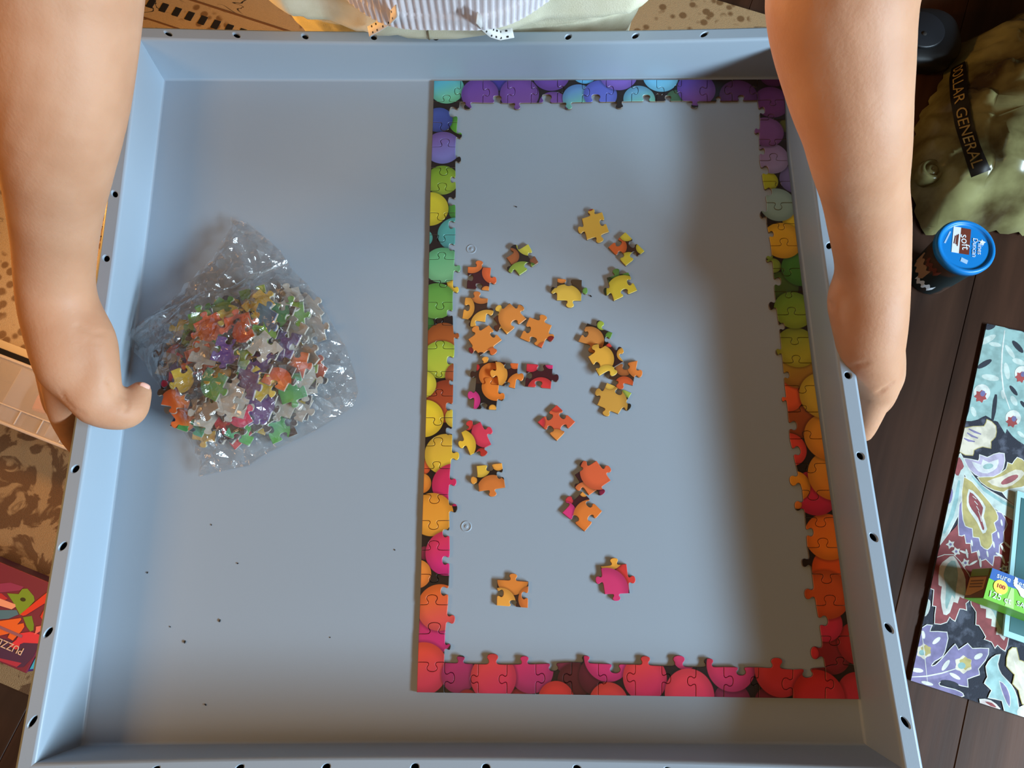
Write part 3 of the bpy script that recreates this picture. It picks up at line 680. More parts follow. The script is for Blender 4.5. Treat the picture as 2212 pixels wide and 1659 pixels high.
# the film
M_film = D.materials.new('clear_film'); M_film.use_nodes = True
def _film():
    N, L = M_film.node_tree.nodes, M_film.node_tree.links
    for n in list(N): N.remove(n)
    out = N.new('ShaderNodeOutputMaterial'); mx = N.new('ShaderNodeMixShader'); tr = N.new('ShaderNodeBsdfTransparent'); gl = N.new('ShaderNodeBsdfGlossy')
    df = N.new('ShaderNodeBsdfDiffuse'); mx2 = N.new('ShaderNodeMixShader')
    tr.inputs[0].default_value = (0.99, 0.99, 0.985, 1); gl.inputs['Roughness'].default_value = 0.15; df.inputs[0].default_value = (0.8, 0.8, 0.8, 1)
    fr = N.new('ShaderNodeFresnel'); fr.inputs[0].default_value = 1.45
    tc = N.new('ShaderNodeTexCoord'); no = N.new('ShaderNodeTexNoise'); no.inputs['Scale'].default_value = 70; no.inputs['Detail'].default_value = 3; no.inputs['Distortion'].default_value = 1.2
    bu = N.new('ShaderNodeBump'); bu.inputs['Strength'].default_value = 0.75; bu.inputs['Distance'].default_value = 0.003
    L.new(tc.outputs['Object'], no.inputs['Vector']); L.new(no.outputs['Fac'], bu.inputs['Height'])
    L.new(bu.outputs[0], gl.inputs['Normal']); L.new(bu.outputs[0], fr.inputs['Normal'])
    ad = N.new('ShaderNodeMath'); ad.operation = 'MULTIPLY_ADD'; ad.inputs[1].default_value = 2.6; ad.inputs[2].default_value = 0.0; ad.use_clamp = True
    mi_ = N.new('ShaderNodeMath'); mi_.operation = 'MINIMUM'; mi_.inputs[1].default_value = 0.24
    L.new(fr.outputs[0], ad.inputs[0]); L.new(ad.outputs[0], mi_.inputs[0]); L.new(mi_.outputs[0], mx.inputs[0])
    mx2.inputs[0].default_value = 0.045; L.new(tr.outputs[0], mx2.inputs[1]); L.new(df.outputs[0], mx2.inputs[2])
    L.new(mx2.outputs[0], mx.inputs[1]); L.new(gl.outputs[0], mx.inputs[2]); L.new(mx.outputs[0], out.inputs[0])
_film()
OUTL = [(55, 745), (230, 640), (400, 505), (430, 468), (510, 390), (600, 300), (650, 210), (690, 125), (700, 70), (800, 100), (900, 180), (990, 265), (1060, 370), (1160, 470), (1230, 560), (1295, 690), (1380, 830), (1430, 980), (1455, 1100), (1420, 1190), (1330, 1250), (1200, 1330), (1050, 1400), (900, 1470), (800, 1540), (650, 1570), (500, 1605), (510, 1520), (460, 1420), (380, 1290), (330, 1150), (230, 1020), (170, 920), (62, 790)]
OW = [wp(bg(p), T) for p in OUTL]
def inside(x, y, P):
    c = False; n = len(P)
    for i in range(n):
        (x1, y1), (x2, y2) = P[i], P[i - 1]
        if (y1 > y) != (y2 > y) and x < (x2 - x1) * (y - y1) / (y2 - y1) + x1: c = not c
    return c
def edged(x, y, P):
    m = 9
    for i in range(len(P)):
        a = Vector(P[i - 1]); b = Vector(P[i]); p = Vector((x, y)); ab = b - a
        t = max(0, min(1, (p - a).dot(ab) / max(1e-12, ab.length_squared))); m = min(m, (a + ab * t - p).length)
    return m
rng = random.Random(11)
FP = list(OW)
for i in range(len(OW)):
    a, b = OW[i - 1], OW[i]
    FP.append(((a[0] + b[0]) / 2 + rng.uniform(-1, 1) * 0.0006, (a[1] + b[1]) / 2 + rng.uniform(-1, 1) * 0.0006))
bbx = [min(p[0] for p in OW), max(p[0] for p in OW), min(p[1] for p in OW), max(p[1] for p in OW)]
nb = len(FP)
for tr in range(30000):
    x = rng.uniform(bbx[0], bbx[1]); y = rng.uniform(bbx[2], bbx[3])
    if not inside(x, y, OW) or edged(x, y, OW) < 0.002: continue
    dm = 0.0028 + 0.0016 * noise.noise(Vector((x * 40, y * 40, 3)))
    if any(math.hypot(x - a, y - b) < dm for a, b in FP): continue
    FP.append((x, y))
# folds running across the bag
res = geometry.delaunay_2d_cdt([Vector(p) for p in FP], [], [], 0, 1e-6)
fv, ff = res[0], res[2]
def filmz(x, y):
    e = edged(x, y, OW); s = min(1, e / 0.012)
    g = heap(x, y)
    # blurred heap so that the film bridges the pieces
    for (dx, dy) in ((0.012, 0), (-0.012, 0), (0, 0.012), (0, -0.012), (0.008, 0.008), (-0.008, 0.008), (0.008, -0.008), (-0.008, -0.008)): g = max(g, heap(x + dx, y + dy) * 0.9)
    u, v = (x - hc.x) / 0.06, (y - hc.y) / 0.056
    k = 1.0 + 1.1 * max(0.0, min(1.0, (u * 0.9 - v * 0.45 - 0.10) * 2.0)) + 0.8 * max(0.0, min(1.0, (v - 0.55) * 2.0))
    rid = lambda a, b, c: (1 - abs(noise.noise(Vector((x * a + y * b, y * a - x * b, c)))) * 2.2) 
    r = max(0, rid(52, 30, 1)) ** 2; r2 = max(0, rid(95, -60, 7)) ** 2; r3 = max(0, rid(40, -90, 3)) ** 2
    return T + 0.0012 + s * (max(g, film_lobe(x, y)) + 0.0035) + (0.35 + 0.65 * s) * k * (0.0042 * r + 0.0026 * r2 + 0.0022 * r3 + rng.uniform(0, 0.0012) * k)
fverts = []
for v in fv:
    fverts.append((v.x, v.y, filmz(v.x, v.y)))
ffaces = [tuple(f) for f in ff if inside(sum(fv[i].x for i in f) / 3, sum(fv[i].y for i in f) / 3, OW)]
bagE = empty('plastic_bag', (hc.x, hc.y, T)); tag(bagE, 'crumpled clear plastic bag holding a heap of jigsaw pieces, lying left in the tray', 'bag')
ob('top_film', [(x - hc.x, y - hc.y, z - T) for x, y, z in fverts], ffaces, M_film, bagE)
ob('bottom_film', [(p[0] - hc.x, p[1] - hc.y, 0.0004) for p in OW], [tuple(range(len(OW)))[::-1]], M_film, bagE); tri_fix(D.objects['bottom_film'])
# a folded-over flap along the mouth of the bag
fl = [(55, 742), (230, 655), (400, 575), (560, 520), (700, 455), (820, 380), (985, 262)]
fl2 = [(120, 800), (270, 720), (430, 640), (590, 585), (730, 520), (860, 440), (1030, 320)]
v = []; 
for i, (a, b) in enumerate(zip(fl, fl2)):
    for t in range(6):
        q = (a[0] + (b[0] - a[0]) * t / 5, a[1] + (b[1] - a[1]) * t / 5); p = wp(bg(q), T + 0.012)
        v.append((p[0] - hc.x, p[1] - hc.y, filmz(p[0], p[1]) - T + 0.0018 + rng.uniform(0, 0.0022)))
f = [(i * 6 + j, i * 6 + j + 1, (i + 1) * 6 + j + 1, (i + 1) * 6 + j) for i in range(len(fl) - 1) for j in range(5)]
fo = ob('folded_flap', v, f, M_film, bagE)
bm = bmesh.new(); bm.from_mesh(fo.data); bmesh.ops.triangulate(bm, faces=bm.faces[:]); bm.to_mesh(fo.data); bm.free()

# ------------------------------------------------------------------ the child
person = empty('person', (0, 0.37, 0.0)); tag(person, 'person in a white ribbed shirt and khaki pants gripping the tray rim with both hands', 'person')
bmB = bmesh.new()
def ball(c, r, sc=(1, 1, 1), seg=14):
    m = Matrix.Translation(c) @ Matrix.Diagonal((r * sc[0], r * sc[1], r * sc[2], 1))
    bmesh.ops.create_uvsphere(bmB, u_segments=seg, v_segments=seg // 2 + 2, radius=1, matrix=m)
def chain(pts, step=0.35):
    """pts: (Vector, radius); smooth tapered limb as overlapping rings + round caps"""
    P = []
    n = len(pts)
    for i in range(n - 1):
        p0 = pts[max(i - 1, 0)]; p1 = pts[i]; p2 = pts[i + 1]; p3 = pts[min(i + 2, n - 1)]
        k = max(2, int((p2[0] - p1[0]).length / (min(p1[1], p2[1]) * step)) + 1)
        for j in range(k):
            t = j / k
            cr = lambda a, b, c, d: 0.5 * ((2 * b) + (c - a) * t + (2 * a - 5 * b + 4 * c - d) * t * t + (-a + 3 * b - 3 * c + d) * t ** 3)
            P.append((cr(p0[0], p1[0], p2[0], p3[0]), cr(p0[1], p1[1], p2[1], p3[1])))
    P.append(pts[-1])
    seg = 18; rings = []
    up = Vector((0.13, 0.31, 0.9)).normalized()
    for i, (c, r) in enumerate(P):
        d = (P[min(i + 1, len(P) - 1)][0] - P[max(i - 1, 0)][0]).normalized()
        a = d.cross(up); a = a.normalized() if a.length > 0.05 else d.orthogonal().normalized(); b = d.cross(a)
        rings.append([bmB.verts.new(c + (a * math.cos(2 * math.pi * k / seg) + b * math.sin(2 * math.pi * k / seg)) * r) for k in range(seg)])
    for A, B in zip(rings, rings[1:]):
        for k in range(seg): bmB.faces.new((A[k], A[(k + 1) % seg], B[(k + 1) % seg], B[k]))
    bmB.faces.new(rings[0][::-1]); bmB.faces.new(rings[-1])
    ball(P[0][0], P[0][1]); ball(P[-1][0], P[-1][1])
def dp(x, y, t, r): return (dep(x, y, t), r)
Vv = lambda x, y, z: Vector((x, y, z))
# image-left arm (wrist resting above the left rim)
chain([(Vv(-0.135, 0.335, 0.955), 0.046), (Vv(-0.185, 0.26, 0.885), 0.043), (Vv(-0.205, 0.165, 0.806), 0.043), dp(136, 0, .42, .0402), dp(131, 200, .44, .0368), dp(124, 318, .458, .0332), dp(120, 430, .485, .0286), dp(119, 520, .51, .0260), dp(119, 600, .528, .0250), dp(127, 660, .536, .0258), dp(147, 730, .540, .0268), dp(166, 795, .543, .0258), dp(186, 832, .544, .0200)])
chain([dp(150, 690, .540, .0235), dp(190, 740, .540, .0195), dp(205, 790, .541, .0165), dp(204, 830, .543, .018), dp(200, 862, .5445, .0175), dp(235, 884, .549, .0150), dp(262, 890, .553, .0135), dp(282, 884, .558, .0125), dp(294, 862, .563, .0108), dp(303, 846, .567, .0088)])
chain([dp(150, 790, .553, .020), dp(144, 845, .564, .0162), dp(146, 890, .576, .0138), dp(158, 928, .594, .0118), dp(174, 960, .612, .0104), dp(205, 958, .630, .0090)])
chain([dp(135, 770, .555, .020), dp(124, 830, .575, .0135), dp(130, 880, .598, .0112), dp(160, 915, .622, .0098), dp(200, 905, .640, .0088)])
chain([dp(128, 750, .555, .018), dp(122, 790, .580, .0130), dp(130, 835, .606, .0108), dp(160, 860, .630, .0095), dp(200, 855, .642, .0085)])
chain([dp(125, 730, .555, .016), dp(128, 755, .584, .0115), dp(138, 785, .606, .0095), dp(165, 805, .626, .0085), dp(200, 800, .638, .0075)])
# image-right arm
chain([(Vv(0.125, 0.335, 0.955), 0.046), (Vv(0.19, 0.26, 0.885), 0.043), (Vv(0.213, 0.165, 0.806), 0.043), dp(1816, 0, .42, .0402), dp(1835, 187, .44, .0346), dp(1849, 270, .45, .0308), dp(1857, 335, .464, .0290), dp(1867, 411, .490, .0266), dp(1877, 480, .510, .0262), dp(1884, 555, .530, .0250), dp(1884, 620, .545, .0252), dp(1880, 690, .556, .0256), dp(1881, 745, .566, .0240), dp(1892, 800, .578, .0195), dp(1896, 835, .588, .0165)])
chain([dp(1870, 590, .540, .020), dp(1826, 640, .548, .0128), dp(1836, 700, .556, .0132), dp(1850, 760, .572, .0125), dp(1862, 810, .592, .0115), dp(1866, 845, .610, .0100)])
chain([dp(1898, 805, .582, .0160), dp(1890, 850, .590, .0135), dp(1877, 890, .600, .0118), dp(1866, 920, .608, .0105), dp(1862, 932, .612, .0096)])
chain([dp(1905, 790, .582, .0155), dp(1912, 838, .604, .0112), dp(1895, 875, .622, .0098), dp(1862, 885, .640, .0086)])
chain([dp(1910, 770, .580, .0150), dp(1924, 815, .606, .0108), dp(1905, 850, .628, .0095), dp(1868, 855, .644, .0084)])
chain([dp(1912, 745, .578, .0140), dp(1926, 785, .602, .0100), dp(1912, 815, .624, .0086), dp(1875, 820, .640, .0076)])
# trunk, neck, head, legs
ball(Vv(-0.012, 0.372, 0.62), 1, (0.125, 0.098, 0.075), 24); ball(Vv(-0.012, 0.364, 0.70), 1, (0.112, 0.104, 0.10), 24); ball(Vv(-0.01, 0.356, 0.82), 1, (0.118, 0.092, 0.11), 24); ball(Vv(-0.008, 0.345, 0.92), 1, (0.125, 0.075, 0.065), 24)
chain([(Vv(-0.005, 0.335, 0.95), 0.045), (Vv(-0.005, 0.318, 1.01), 0.04), (Vv(-0.005, 0.30, 1.05), 0.04)])
ball(Vv(-0.005, 0.268, 1.11), 1, (0.073, 0.088, 0.098), 24); ball(Vv(-0.005, 0.235, 1.07), 1, (0.058, 0.06, 0.062), 20)
ball(Vv(-0.005, 0.170, 1.085), 0.013); ball(Vv(-0.005, 0.178, 1.047), 1, (0.022, 0.009, 0.008), 14)
for s in (-1, 1): ball(Vv(-0.005 + s * 0.074, 0.285, 1.10), 1, (0.010, 0.020, 0.028), 14)
for s in (-1, 1):
    chain([(Vv(-0.012 + s * 0.062, 0.378, 0.60), 0.070), (Vv(-0.012 + s * 0.078, 0.388, 0.46), 0.060), (Vv(-0.012 + s * 0.082, 0.392, 0.33), 0.047), (Vv(-0.012 + s * 0.084, 0.405, 0.22), 0.045), (Vv(-0.012 + s * 0.085, 0.412, 0.075), 0.031)])
    chain([(Vv(-0.012 + s * 0.085, 0.43, 0.045), 0.030), (Vv(-0.012 + s * 0.088, 0.37, 0.036), 0.026), (Vv(-0.012 + s * 0.095, 0.29, 0.028), 0.019)])
me0 = D.meshes.new('tmp'); bmB.to_mesh(me0); bmB.free(); tmp = D.objects.new('tmp', me0); COL.objects.link(tmp)
rm = tmp.modifiers.new('r', 'REMESH'); rm.mode = 'VOXEL'; rm.voxel_size = 0.0024; rm.use_smooth_shade = True
sm = tmp.modifiers.new('s', 'SMOOTH'); sm.factor = 0.5; sm.iterations = 16
dg = bpy.context.evaluated_depsgraph_get(); dg.update()
meB = D.meshes.new_from_object(tmp.evaluated_get(dg)); D.objects.remove(tmp)
meB.name = 'body'; meB.materials.clear(); meB.materials.append(M_skin)
CR = [([(168, 704), (196, 720), (228, 721)], 0.0009, 0.0016), ([(190, 735), (222, 742)], 0.0005, 0.0018), ([(232, 822), (243, 833), (243, 850)], 0.0014, 0.0016), ([(271, 858), (276, 872), (272, 888)], 0.0012, 0.0015), ([(132, 846), (142, 866), (160, 884), (184, 896)], 0.0008, 0.0016),
      ([(1790, 652), (1799, 664)], 0.0014, 0.0018), ([(1832, 800), (1850, 790), (1876, 782)], 0.0007, 0.0020), ([(1900, 848), (1912, 838), (1930, 828)], 0.0014, 0.0018), ([(1845, 860), (1880, 868)], 0.0008, 0.0016)]
def body_hit(px, py):          # nearest skin point along a sight line, found once and kept in the world
    d = ray(px, py).normalized()
    h = BV.ray_cast(CAM, d); return h[0]
from mathutils.bvhtree import BVHTree
BV = BVHTree.FromPolygons([v.co.copy() for v in meB.vertices], [tuple(p.vertices) for p in meB.polygons])
allv = [v for v in meB.vertices if v.co.y < 0.12]
for (pl, dpt, wd) in CR:
    P3 = []
    for (a, b) in zip(pl, pl[1:]):
        for q in range(5):
            h = body_hit(a[0] + (b[0] - a[0]) * q / 5, a[1] + (b[1] - a[1]) * q / 5)
            if h is not None: P3.append(h)
    if len(P3) < 2: continue
    cc = sum(P3, Vector()) / len(P3); rr = max((p - cc).length for p in P3) + 0.01
    for v in allv:
        if (v.co - cc).length > rr: continue
        m = min((v.co - p).length for p in P3)
        if m < wd * 3: v.co = v.co - v.normal * dpt * math.exp(-(m / wd) ** 2)
meB.transform(Matrix.Translation((0, -0.37, 0)))
meB.polygons.foreach_set('use_smooth', [True] * len(meB.polygons))
body = link(D.objects.new('body', meB), person)
def nail(name, c, nrm, d, L_, W_, label):
    nrm = nrm.normalized(); d = (d - nrm * d.dot(nrm)).normalized(); s = d.cross(nrm)
    vs = []; fs = []; nu, nv = 8, 6
    for i in range(nu + 1):
        for j in range(nv + 1):
            u = -1 + 2 * i / nu; v = -1 + 2 * j / nv
            rr = max(1.0, (abs(u) ** 4 + abs(v) ** 4) ** 0.25); u /= rr; v /= rr
            vs.append(c + d * (u * L_) + s * (v * W_) + nrm * (-0.42 * W_ * v * v - 0.10 * L_ * u * u) - Vector((0, 0.37, 0)))
    for i in range(nu):
        for j in range(nv): fs.append((i * (nv + 1) + j, i * (nv + 1) + j + 1, (i + 1) * (nv + 1) + j + 1, (i + 1) * (nv + 1) + j))
    o = ob(name, vs, fs, M_nail, person, True); o['label'] = label
    so = o.modifiers.new('t', 'SOLIDIFY'); so.thickness = 0.0008; so.offset = -1
tip = dep(303, 846, .567); jn = dep(294, 866, .563)
nail('thumb_nail', tip + Vector((0.0052, -0.0002, 0.0058)), Vector((0.68, -0.15, 0.72)), tip - jn, 0.0052, 0.0044, 'pink thumb nail')
tip = dep(1867, 920, .6085); jn = dep(1879, 890, .600)
nail('finger_nail', tip + Vector((-0.0005, -0.0015, 0.0100)), Vector((-0.05, -0.15, 1)), tip - jn, 0.0052, 0.0044, 'pale finger nail')
# hair
bm = bmesh.new(); bmesh.ops.create_uvsphere(bm, u_segments=28, v_segments=18, radius=1)
bmesh.ops.delete(bm, geom=[v for v in bm.verts if v.co.z < -0.25 or (v.co.y < -0.45 and v.co.z < 0.45)], context='VERTS')
for v in bm.verts:
    k = 1 + 0.03 * noise.noise(v.co * 6); v.co = Vector((v.co.x * 0.082 * k - 0.005, v.co.y * 0.098 * k + 0.275 - 0.37, v.co.z * 0.106 * k + 1.113))
hr = bmob('hair', bm, add_bump(mat('brown_hair', srgb(70, 46, 28), 0.6), 90, 0.6, 0.003, 4, 'Object', (6, 1, 1)), person, True)

# ---- clothes
M_kh = mat('khaki_cotton', srgb(196, 186, 150), 0.9); add_mottle(M_kh, srgb(218, 211, 180), srgb(234, 228, 202), 40, 0.3, 0.7, 3); add_bump(M_kh, 900, 0.4, 0.0006)
M_rib = mat('white_ribbed_knit', srgb(240, 236, 242), 0.9); add_bump(M_rib, 700, 0.3, 0.0006)
M_cord = mat('white_cord', srgb(238, 236, 232), 0.85); M_cordd = mat('black_dash', srgb(28, 26, 26), 0.85)
M_seam = mat('khaki_seam', srgb(128, 116, 88), 0.95)
def sell(a, b, p, th):
    c, s = math.cos(th), math.sin(th)
    return (a * math.copysign(abs(c) ** (2 / p), c), b * math.copysign(abs(s) ** (2 / p), s))
def pants_pt(th, z):
    # rows: z, half width, half depth, centre y
    rows = [(0.53, .160, .088, .385), (0.575, .168, .092, .385), (0.590, .172, .098, .382), (0.602, .178, .107, .372), (0.62, .176, .108, .371), (0.64, .164, .106, .370), (0.665, .142, .106, .366), (0.69, .124, .104, .364)]
    for r0, r1 in zip(rows, rows[1:]):
        if z <= r1[0]:
            t = (z - r0[0]) / (r1[0] - r0[0]); a, b, cy = (r0[i] + (r1[i] - r0[i]) * t for i in (1, 2, 3)); break
    x, y = sell(a, b, 2.9, th); x += -0.0105; y += cy
    fold = 0.0040 * noise.noise(Vector((x * 26, z * 42, 2.0))) + 0.0022 * noise.noise(Vector((x * 70, z * 90 + x * 60, 5.0)))
    y += -fold * 1.1; x += math.copysign(fold, x) * 0.8
    if y < 0.36:
        if z < 0.592: y = max(y, 0.2925)
        else:
            lim = 0.2640 + 0.025 * min(1.0, max(0.0, (abs(x + 0.030) - 0.035) / 0.055))
            y = max(y, lim + 0.0006 * math.sin(x * 90))
    return Vector((x, y, z))
NZ, NT = 34, 160
vs = []; fs = []
zs = [0.53 + (0.69 - 0.53) * i / NZ for i in range(NZ + 1)]
for z in zs:
    for k in range(NT): vs.append(pants_pt(2 * math.pi * k / NT, z) - Vector((0, 0.37, 0)))
for i in range(NZ):
    for k in range(NT): fs.append((i * NT + k, i * NT + (k + 1) % NT, (i + 1) * NT + (k + 1) % NT, (i + 1) * NT + k))
for s in (-1, 1):      # two short legs
    b0 = len(vs); n = 40
    for i in range(9):
        z = 0.55 - i * 0.035
        for k in range(n):
            th = 2 * math.pi * k / n; r = 0.083 - 0.006 * (i / 8) + 0.003 * noise.noise(Vector((math.cos(th) * 2, math.sin(th) * 2, z * 20 + s)))
            vs.append(Vector((-0.0105 + s * 0.082 + r * math.cos(th), 0.392 - 0.37 + r * 1.05 * math.sin(th), z)))
    for i in range(8):
        for k in range(n): fs.append((b0 + i * n + k, b0 + (i + 1) * n + k, b0 + (i + 1) * n + (k + 1) % n, b0 + i * n + (k + 1) % n))
pants = ob('pants', vs, fs, M_kh, person, True)
# fly seam down the middle front
def on_front(x, z, off=0.0008):
    best = min((pants_pt(math.pi + math.pi * k / 400, z) for k in range(401)), key=lambda p: abs(p.x - x) + (10 if p.y > 0.36 else 0))
    return Vector((x, best.y - off, z))
def ribbon(name, pts, width, th, m, parent, origin):
    vs = []; fs = []
    for i, (p, wd) in enumerate(pts):
        for sgn in (-1, 1): vs.append(p + wd * sgn * width / 2 - origin)
    n = len(pts)
    for i in range(n - 1): fs.append((2 * i, 2 * i + 1, 2 * i + 3, 2 * i + 2))
    o = ob(name, vs, fs, m, parent, True); so = o.modifiers.new('t', 'SOLIDIFY'); so.thickness = th; so.offset = 0
    return o
ribbon('fly_seam', [(on_front(-0.0345, 0.60 + 0.05 * i / 12), Vector((1, 0, 0))) for i in range(13)], 0.0011, 0.0006, M_seam, pants, Vector((0, 0.37, 0)))
# drawstring: two flat cord ends hanging from under the hem
org = Vector((0, 0.37, 0))
def cord(pxs, dz):
    pts = []
    for (px, py, z) in pxs:
        p = on(px, py, z); pts.append(p)
    out = []
    for i in range(len(pts) - 1):
        for k in range(6): out.append(pts[i].lerp(pts[i + 1], k / 6))
    out.append(pts[-1]); res = []
    for i, p in enumerate(out):
        d = (out[min(i + 1, len(out) - 1)] - out[max(i - 1, 0)]).normalized(); wd = d.cross(Vector((0, -0.55, 0.83))).normalized(); res.append((p, wd))
    return res
c1 = cord([(858, 22, 0.668), (840, 42, 0.640), (815, 58, 0.622), (797, 68, 0.608)], 0)
c2_ = cord([(1030, 38, 0.665), (1042, 52, 0.640), (1062, 70, 0.622), (1080, 76, 0.613), (1108, 71, 0.609)], 0)
for cc in (c1, c2_):
    k = ribbon('drawstring', cc, 0.0075, 0.0012, M_cord, pants, org)
    for i in range(3, len(cc) - 1, 3):
        for e in (-0.30, 0.30):
            p, wd = cc[i]; d = (cc[i + 1][0] - p); nn = d.cross(wd).normalized()
            if nn.z < 0: nn = -nn
            q = p + wd * e * 0.0075 + nn * 0.0009
            a, b = d.normalized() * 0.0010, wd * 0.0007
            ob('woven_dash', [q - a - b - org, q + a - b - org, q + a + b - org, q - a + b - org], [(0, 1, 2, 3)], M_cordd, k)
# shirt: ribbed tube with short sleeves; each rib is real relief
vs = []; fs = []; NT = 560; zs = [0.6370, 0.6378, 0.6392, 0.6420, 0.646, 0.650, 0.652, 0.656, 0.662, 0.67, 0.68, 0.70, 0.73, 0.77, 0.82, 0.87, 0.91, 0.945, 0.965, 0.975]
for i, z in enumerate(zs):
    t = (z - 0.637) / (0.975 - 0.637)
    a = 0.1215 + 0.008 * math.sin(min(1, t * 1.6) * math.pi) + (-0.055 * max(0, (t - 0.85) / 0.15)); b = 0.1210 - 0.022 * t - 0.045 * max(0, (t - 0.85) / 0.15)
    cy = 0.3625 - 0.018 * t
    for k in range(NT):
        th = 2 * math.pi * k / NT
        rib = 0.0011 * math.cos(th * 140) if 0 < i < len(zs) - 1 else 0
        lip = 0.0012 if z < 0.651 else 0
        wave = 0.0012 * math.sin(th * 9 + z * 30)
        x = -0.0155 + (a + rib + lip + wave) * math.cos(th); y = cy + (b + rib + lip + wave) * math.sin(th)
        vs.append((x, y - 0.37, z + 0.0012 * math.sin(th * 7) * (1 if z < 0.65 else 0)))
for i in range(len(zs) - 1):
    for k in range(NT): fs.append((i * NT + k, i * NT + (k + 1) % NT, (i + 1) * NT + (k + 1) % NT, (i + 1) * NT + k))
for s in (-1, 1):
    b0 = len(vs); A = Vv(-0.005 + s * 0.115, 0.340, 0.955); B = Vv(-0.005 + s * 0.170, 0.285, 0.905); d = (B - A).normalized(); u = d.orthogonal().normalized(); wv = d.cross(u); n = 48
    for i in range(7):
        c = A.lerp(B, i / 6); r = 0.058 + 0.001 * math.sin(i)
        for k in range(n):
            th = 2 * math.pi * k / n; p = c + (u * math.cos(th) + wv * math.sin(th)) * r; vs.append((p.x, p.y - 0.37, p.z))
    for i in range(6):
        for k in range(n): fs.append((b0 + i * n + k, b0 + i * n + (k + 1) % n, b0 + (i + 1) * n + (k + 1) % n, b0 + (i + 1) * n + k))
ob('shirt', vs, fs, M_rib, person, True)
M_shoe = mat('dark_sock', srgb(60, 60, 66), 0.9)

# ------------------------------------------------------------------ text helper
def text_mesh(body, size, extr=0.0002, align='CENTER', sx=1.0):
    cu = D.curves.new('txt', 'FONT'); cu.body = body; cu.size = size; cu.extrude = extr; cu.align_x = align; cu.align_y = 'CENTER'; cu.resolution_u = 3
    o = D.objects.new('txt', cu); COL.objects.link(o)
    dg = bpy.context.evaluated_depsgraph_get(); dg.update()
    me = D.meshes.new_from_object(o.evaluated_get(dg)); D.objects.remove(o)
    if sx != 1.0: me.transform(Matrix.Diagonal((sx, 1, 1, 1)))
    me.materials.clear()
    return me
def text(name, body, size, m, mtx, parent, extr=0.0002, sx=1.0):
    me = text_mesh(body, size, extr, 'CENTER', sx); me.transform(mtx); me.materials.append(m); me.name = name
    return link(D.objects.new(name, me), parent)
def decal(name, pts, m, parent, th=0.0003, up=None):
    """flat printed shape: a thin polygon raised off its surface"""
    P = [Vector(p) for p in pts]
    nrm = Vector((0, 0, 0))
    for i in range(len(P)): nrm += P[i - 1].cross(P[i])
    nrm.normalize()
    if up is not None and nrm.dot(up) < 0: P = P[::-1]; nrm = -nrm
    n = len(P); vs = [p for p in P] + [p + nrm * th for p in P]
    fs = [tuple(range(n, 2 * n))] + [(i, (i + 1) % n, n + (i + 1) % n, n + i) for i in range(n)]
    return tri_fix(ob(name, vs, fs, m, parent))

# ------------------------------------------------------------------ frosting tub
lc = on(2088, 531, 0.108)
tub = empty('frosting_tub', (lc.x, lc.y, 0.0)); tag(tub, 'round frosting tub with a bright blue lid standing on the wood floor', 'tub')
M_lid = mat('blue_lid', srgb(20, 128, 205), 0.35); M_tubb = mat('tub_label', srgb(34, 44, 46), 0.5); add_mottle(M_tubb, srgb(20, 40, 42), srgb(78, 50, 34), 24, 0.5, 0.56, 1)
M_wht = mat('white_print', srgb(232, 236, 242), 0.6); M_brn = mat('brown_print', srgb(112, 44, 22), 0.6); M_lilac = mat('pale_print', srgb(170, 200, 232), 0.6)
M_tan = mat('tan_print', srgb(176, 132, 98), 0.6)
LR = 0.0425
lathe('tub_body', [(0.0001, 0.0005), (0.031, 0.0005), (0.0325, 0.003), (0.0385, 0.098), (0.0395, 0.1005), (0.0001, 0.1005)], (0, 0, 0), M_tubb, tub, 48)
lathe('lid', [(0.0397, 0.096), (LR, 0.096), (LR + 0.0003, 0.104), (LR - 0.0006, 0.1068), (LR - 0.0022, 0.108), (LR - 0.0048, 0.108), (LR - 0.0062, 0.1066), (LR - 0.007, 0.1045), (LR - 0.010, 0.1045), (0.0001, 0.1045)], (0, 0, 0), M_lid, tub, 64)
LZ = 0.1047
R90 = Matrix.Rotation(math.radians(-94), 4, 'Z')
def lidpt(p):       # crop pixel on the lid -> lid plane
    q = on(1970 + p[0] / 8.295, 440 + p[1] / 8.295, LZ); return Vector((q.x - lc.x, q.y - lc.y, LZ))
decal('label_panel', [lidpt(p) for p in ((745, 408), (880, 428), (838, 888), (705, 865))], M_wht, tub, 0.0003, Vector((0, 0, 1)))
decal('label_panel', [lidpt(p) for p in ((880, 432), (1058, 462), (1020, 918), (840, 890))], M_brn, tub, 0.0003, Vector((0, 0, 1)))
def lidtext(body, p, size, m, dz=0.0004, rot=-94, sx=1.0):
    q = lidpt(p); return text('lettering', body, size, m, Matrix.Translation((q.x, q.y, q.z + dz)) @ Matrix.Rotation(math.radians(rot), 4, 'Z'), tub, 0.0002, sx)
lidtext('soft', (945, 690), 0.0165, M_wht)
for (a, b) in (((832, 548), (808, 760)), ((806, 560), (786, 730)), ((778, 575), (752, 715))):
    a, b = lidpt(a), lidpt(b); d_ = (b - a).normalized(); n_ = Vector((-d_.y, d_.x, 0)) * 0.0007; z_ = Vector((0, 0, 0.0004))
    decal('print_line', [a - n_ + z_, b - n_ + z_, b + n_ + z_, a + n_ + z_], M_brn, tub, 0.0002, Vector((0, 0, 1)))
lidtext('Duncan', (1120, 790), 0.0100, M_wht, rot=-102); lidtext('Hines', (1215, 790), 0.0100, M_wht, rot=-102)
decal('print_line', [lidpt(p) for p in ((676, 492), (700, 503), (600, 712), (572, 700))], M_lilac, tub, 0.0002, Vector((0, 0, 1)))
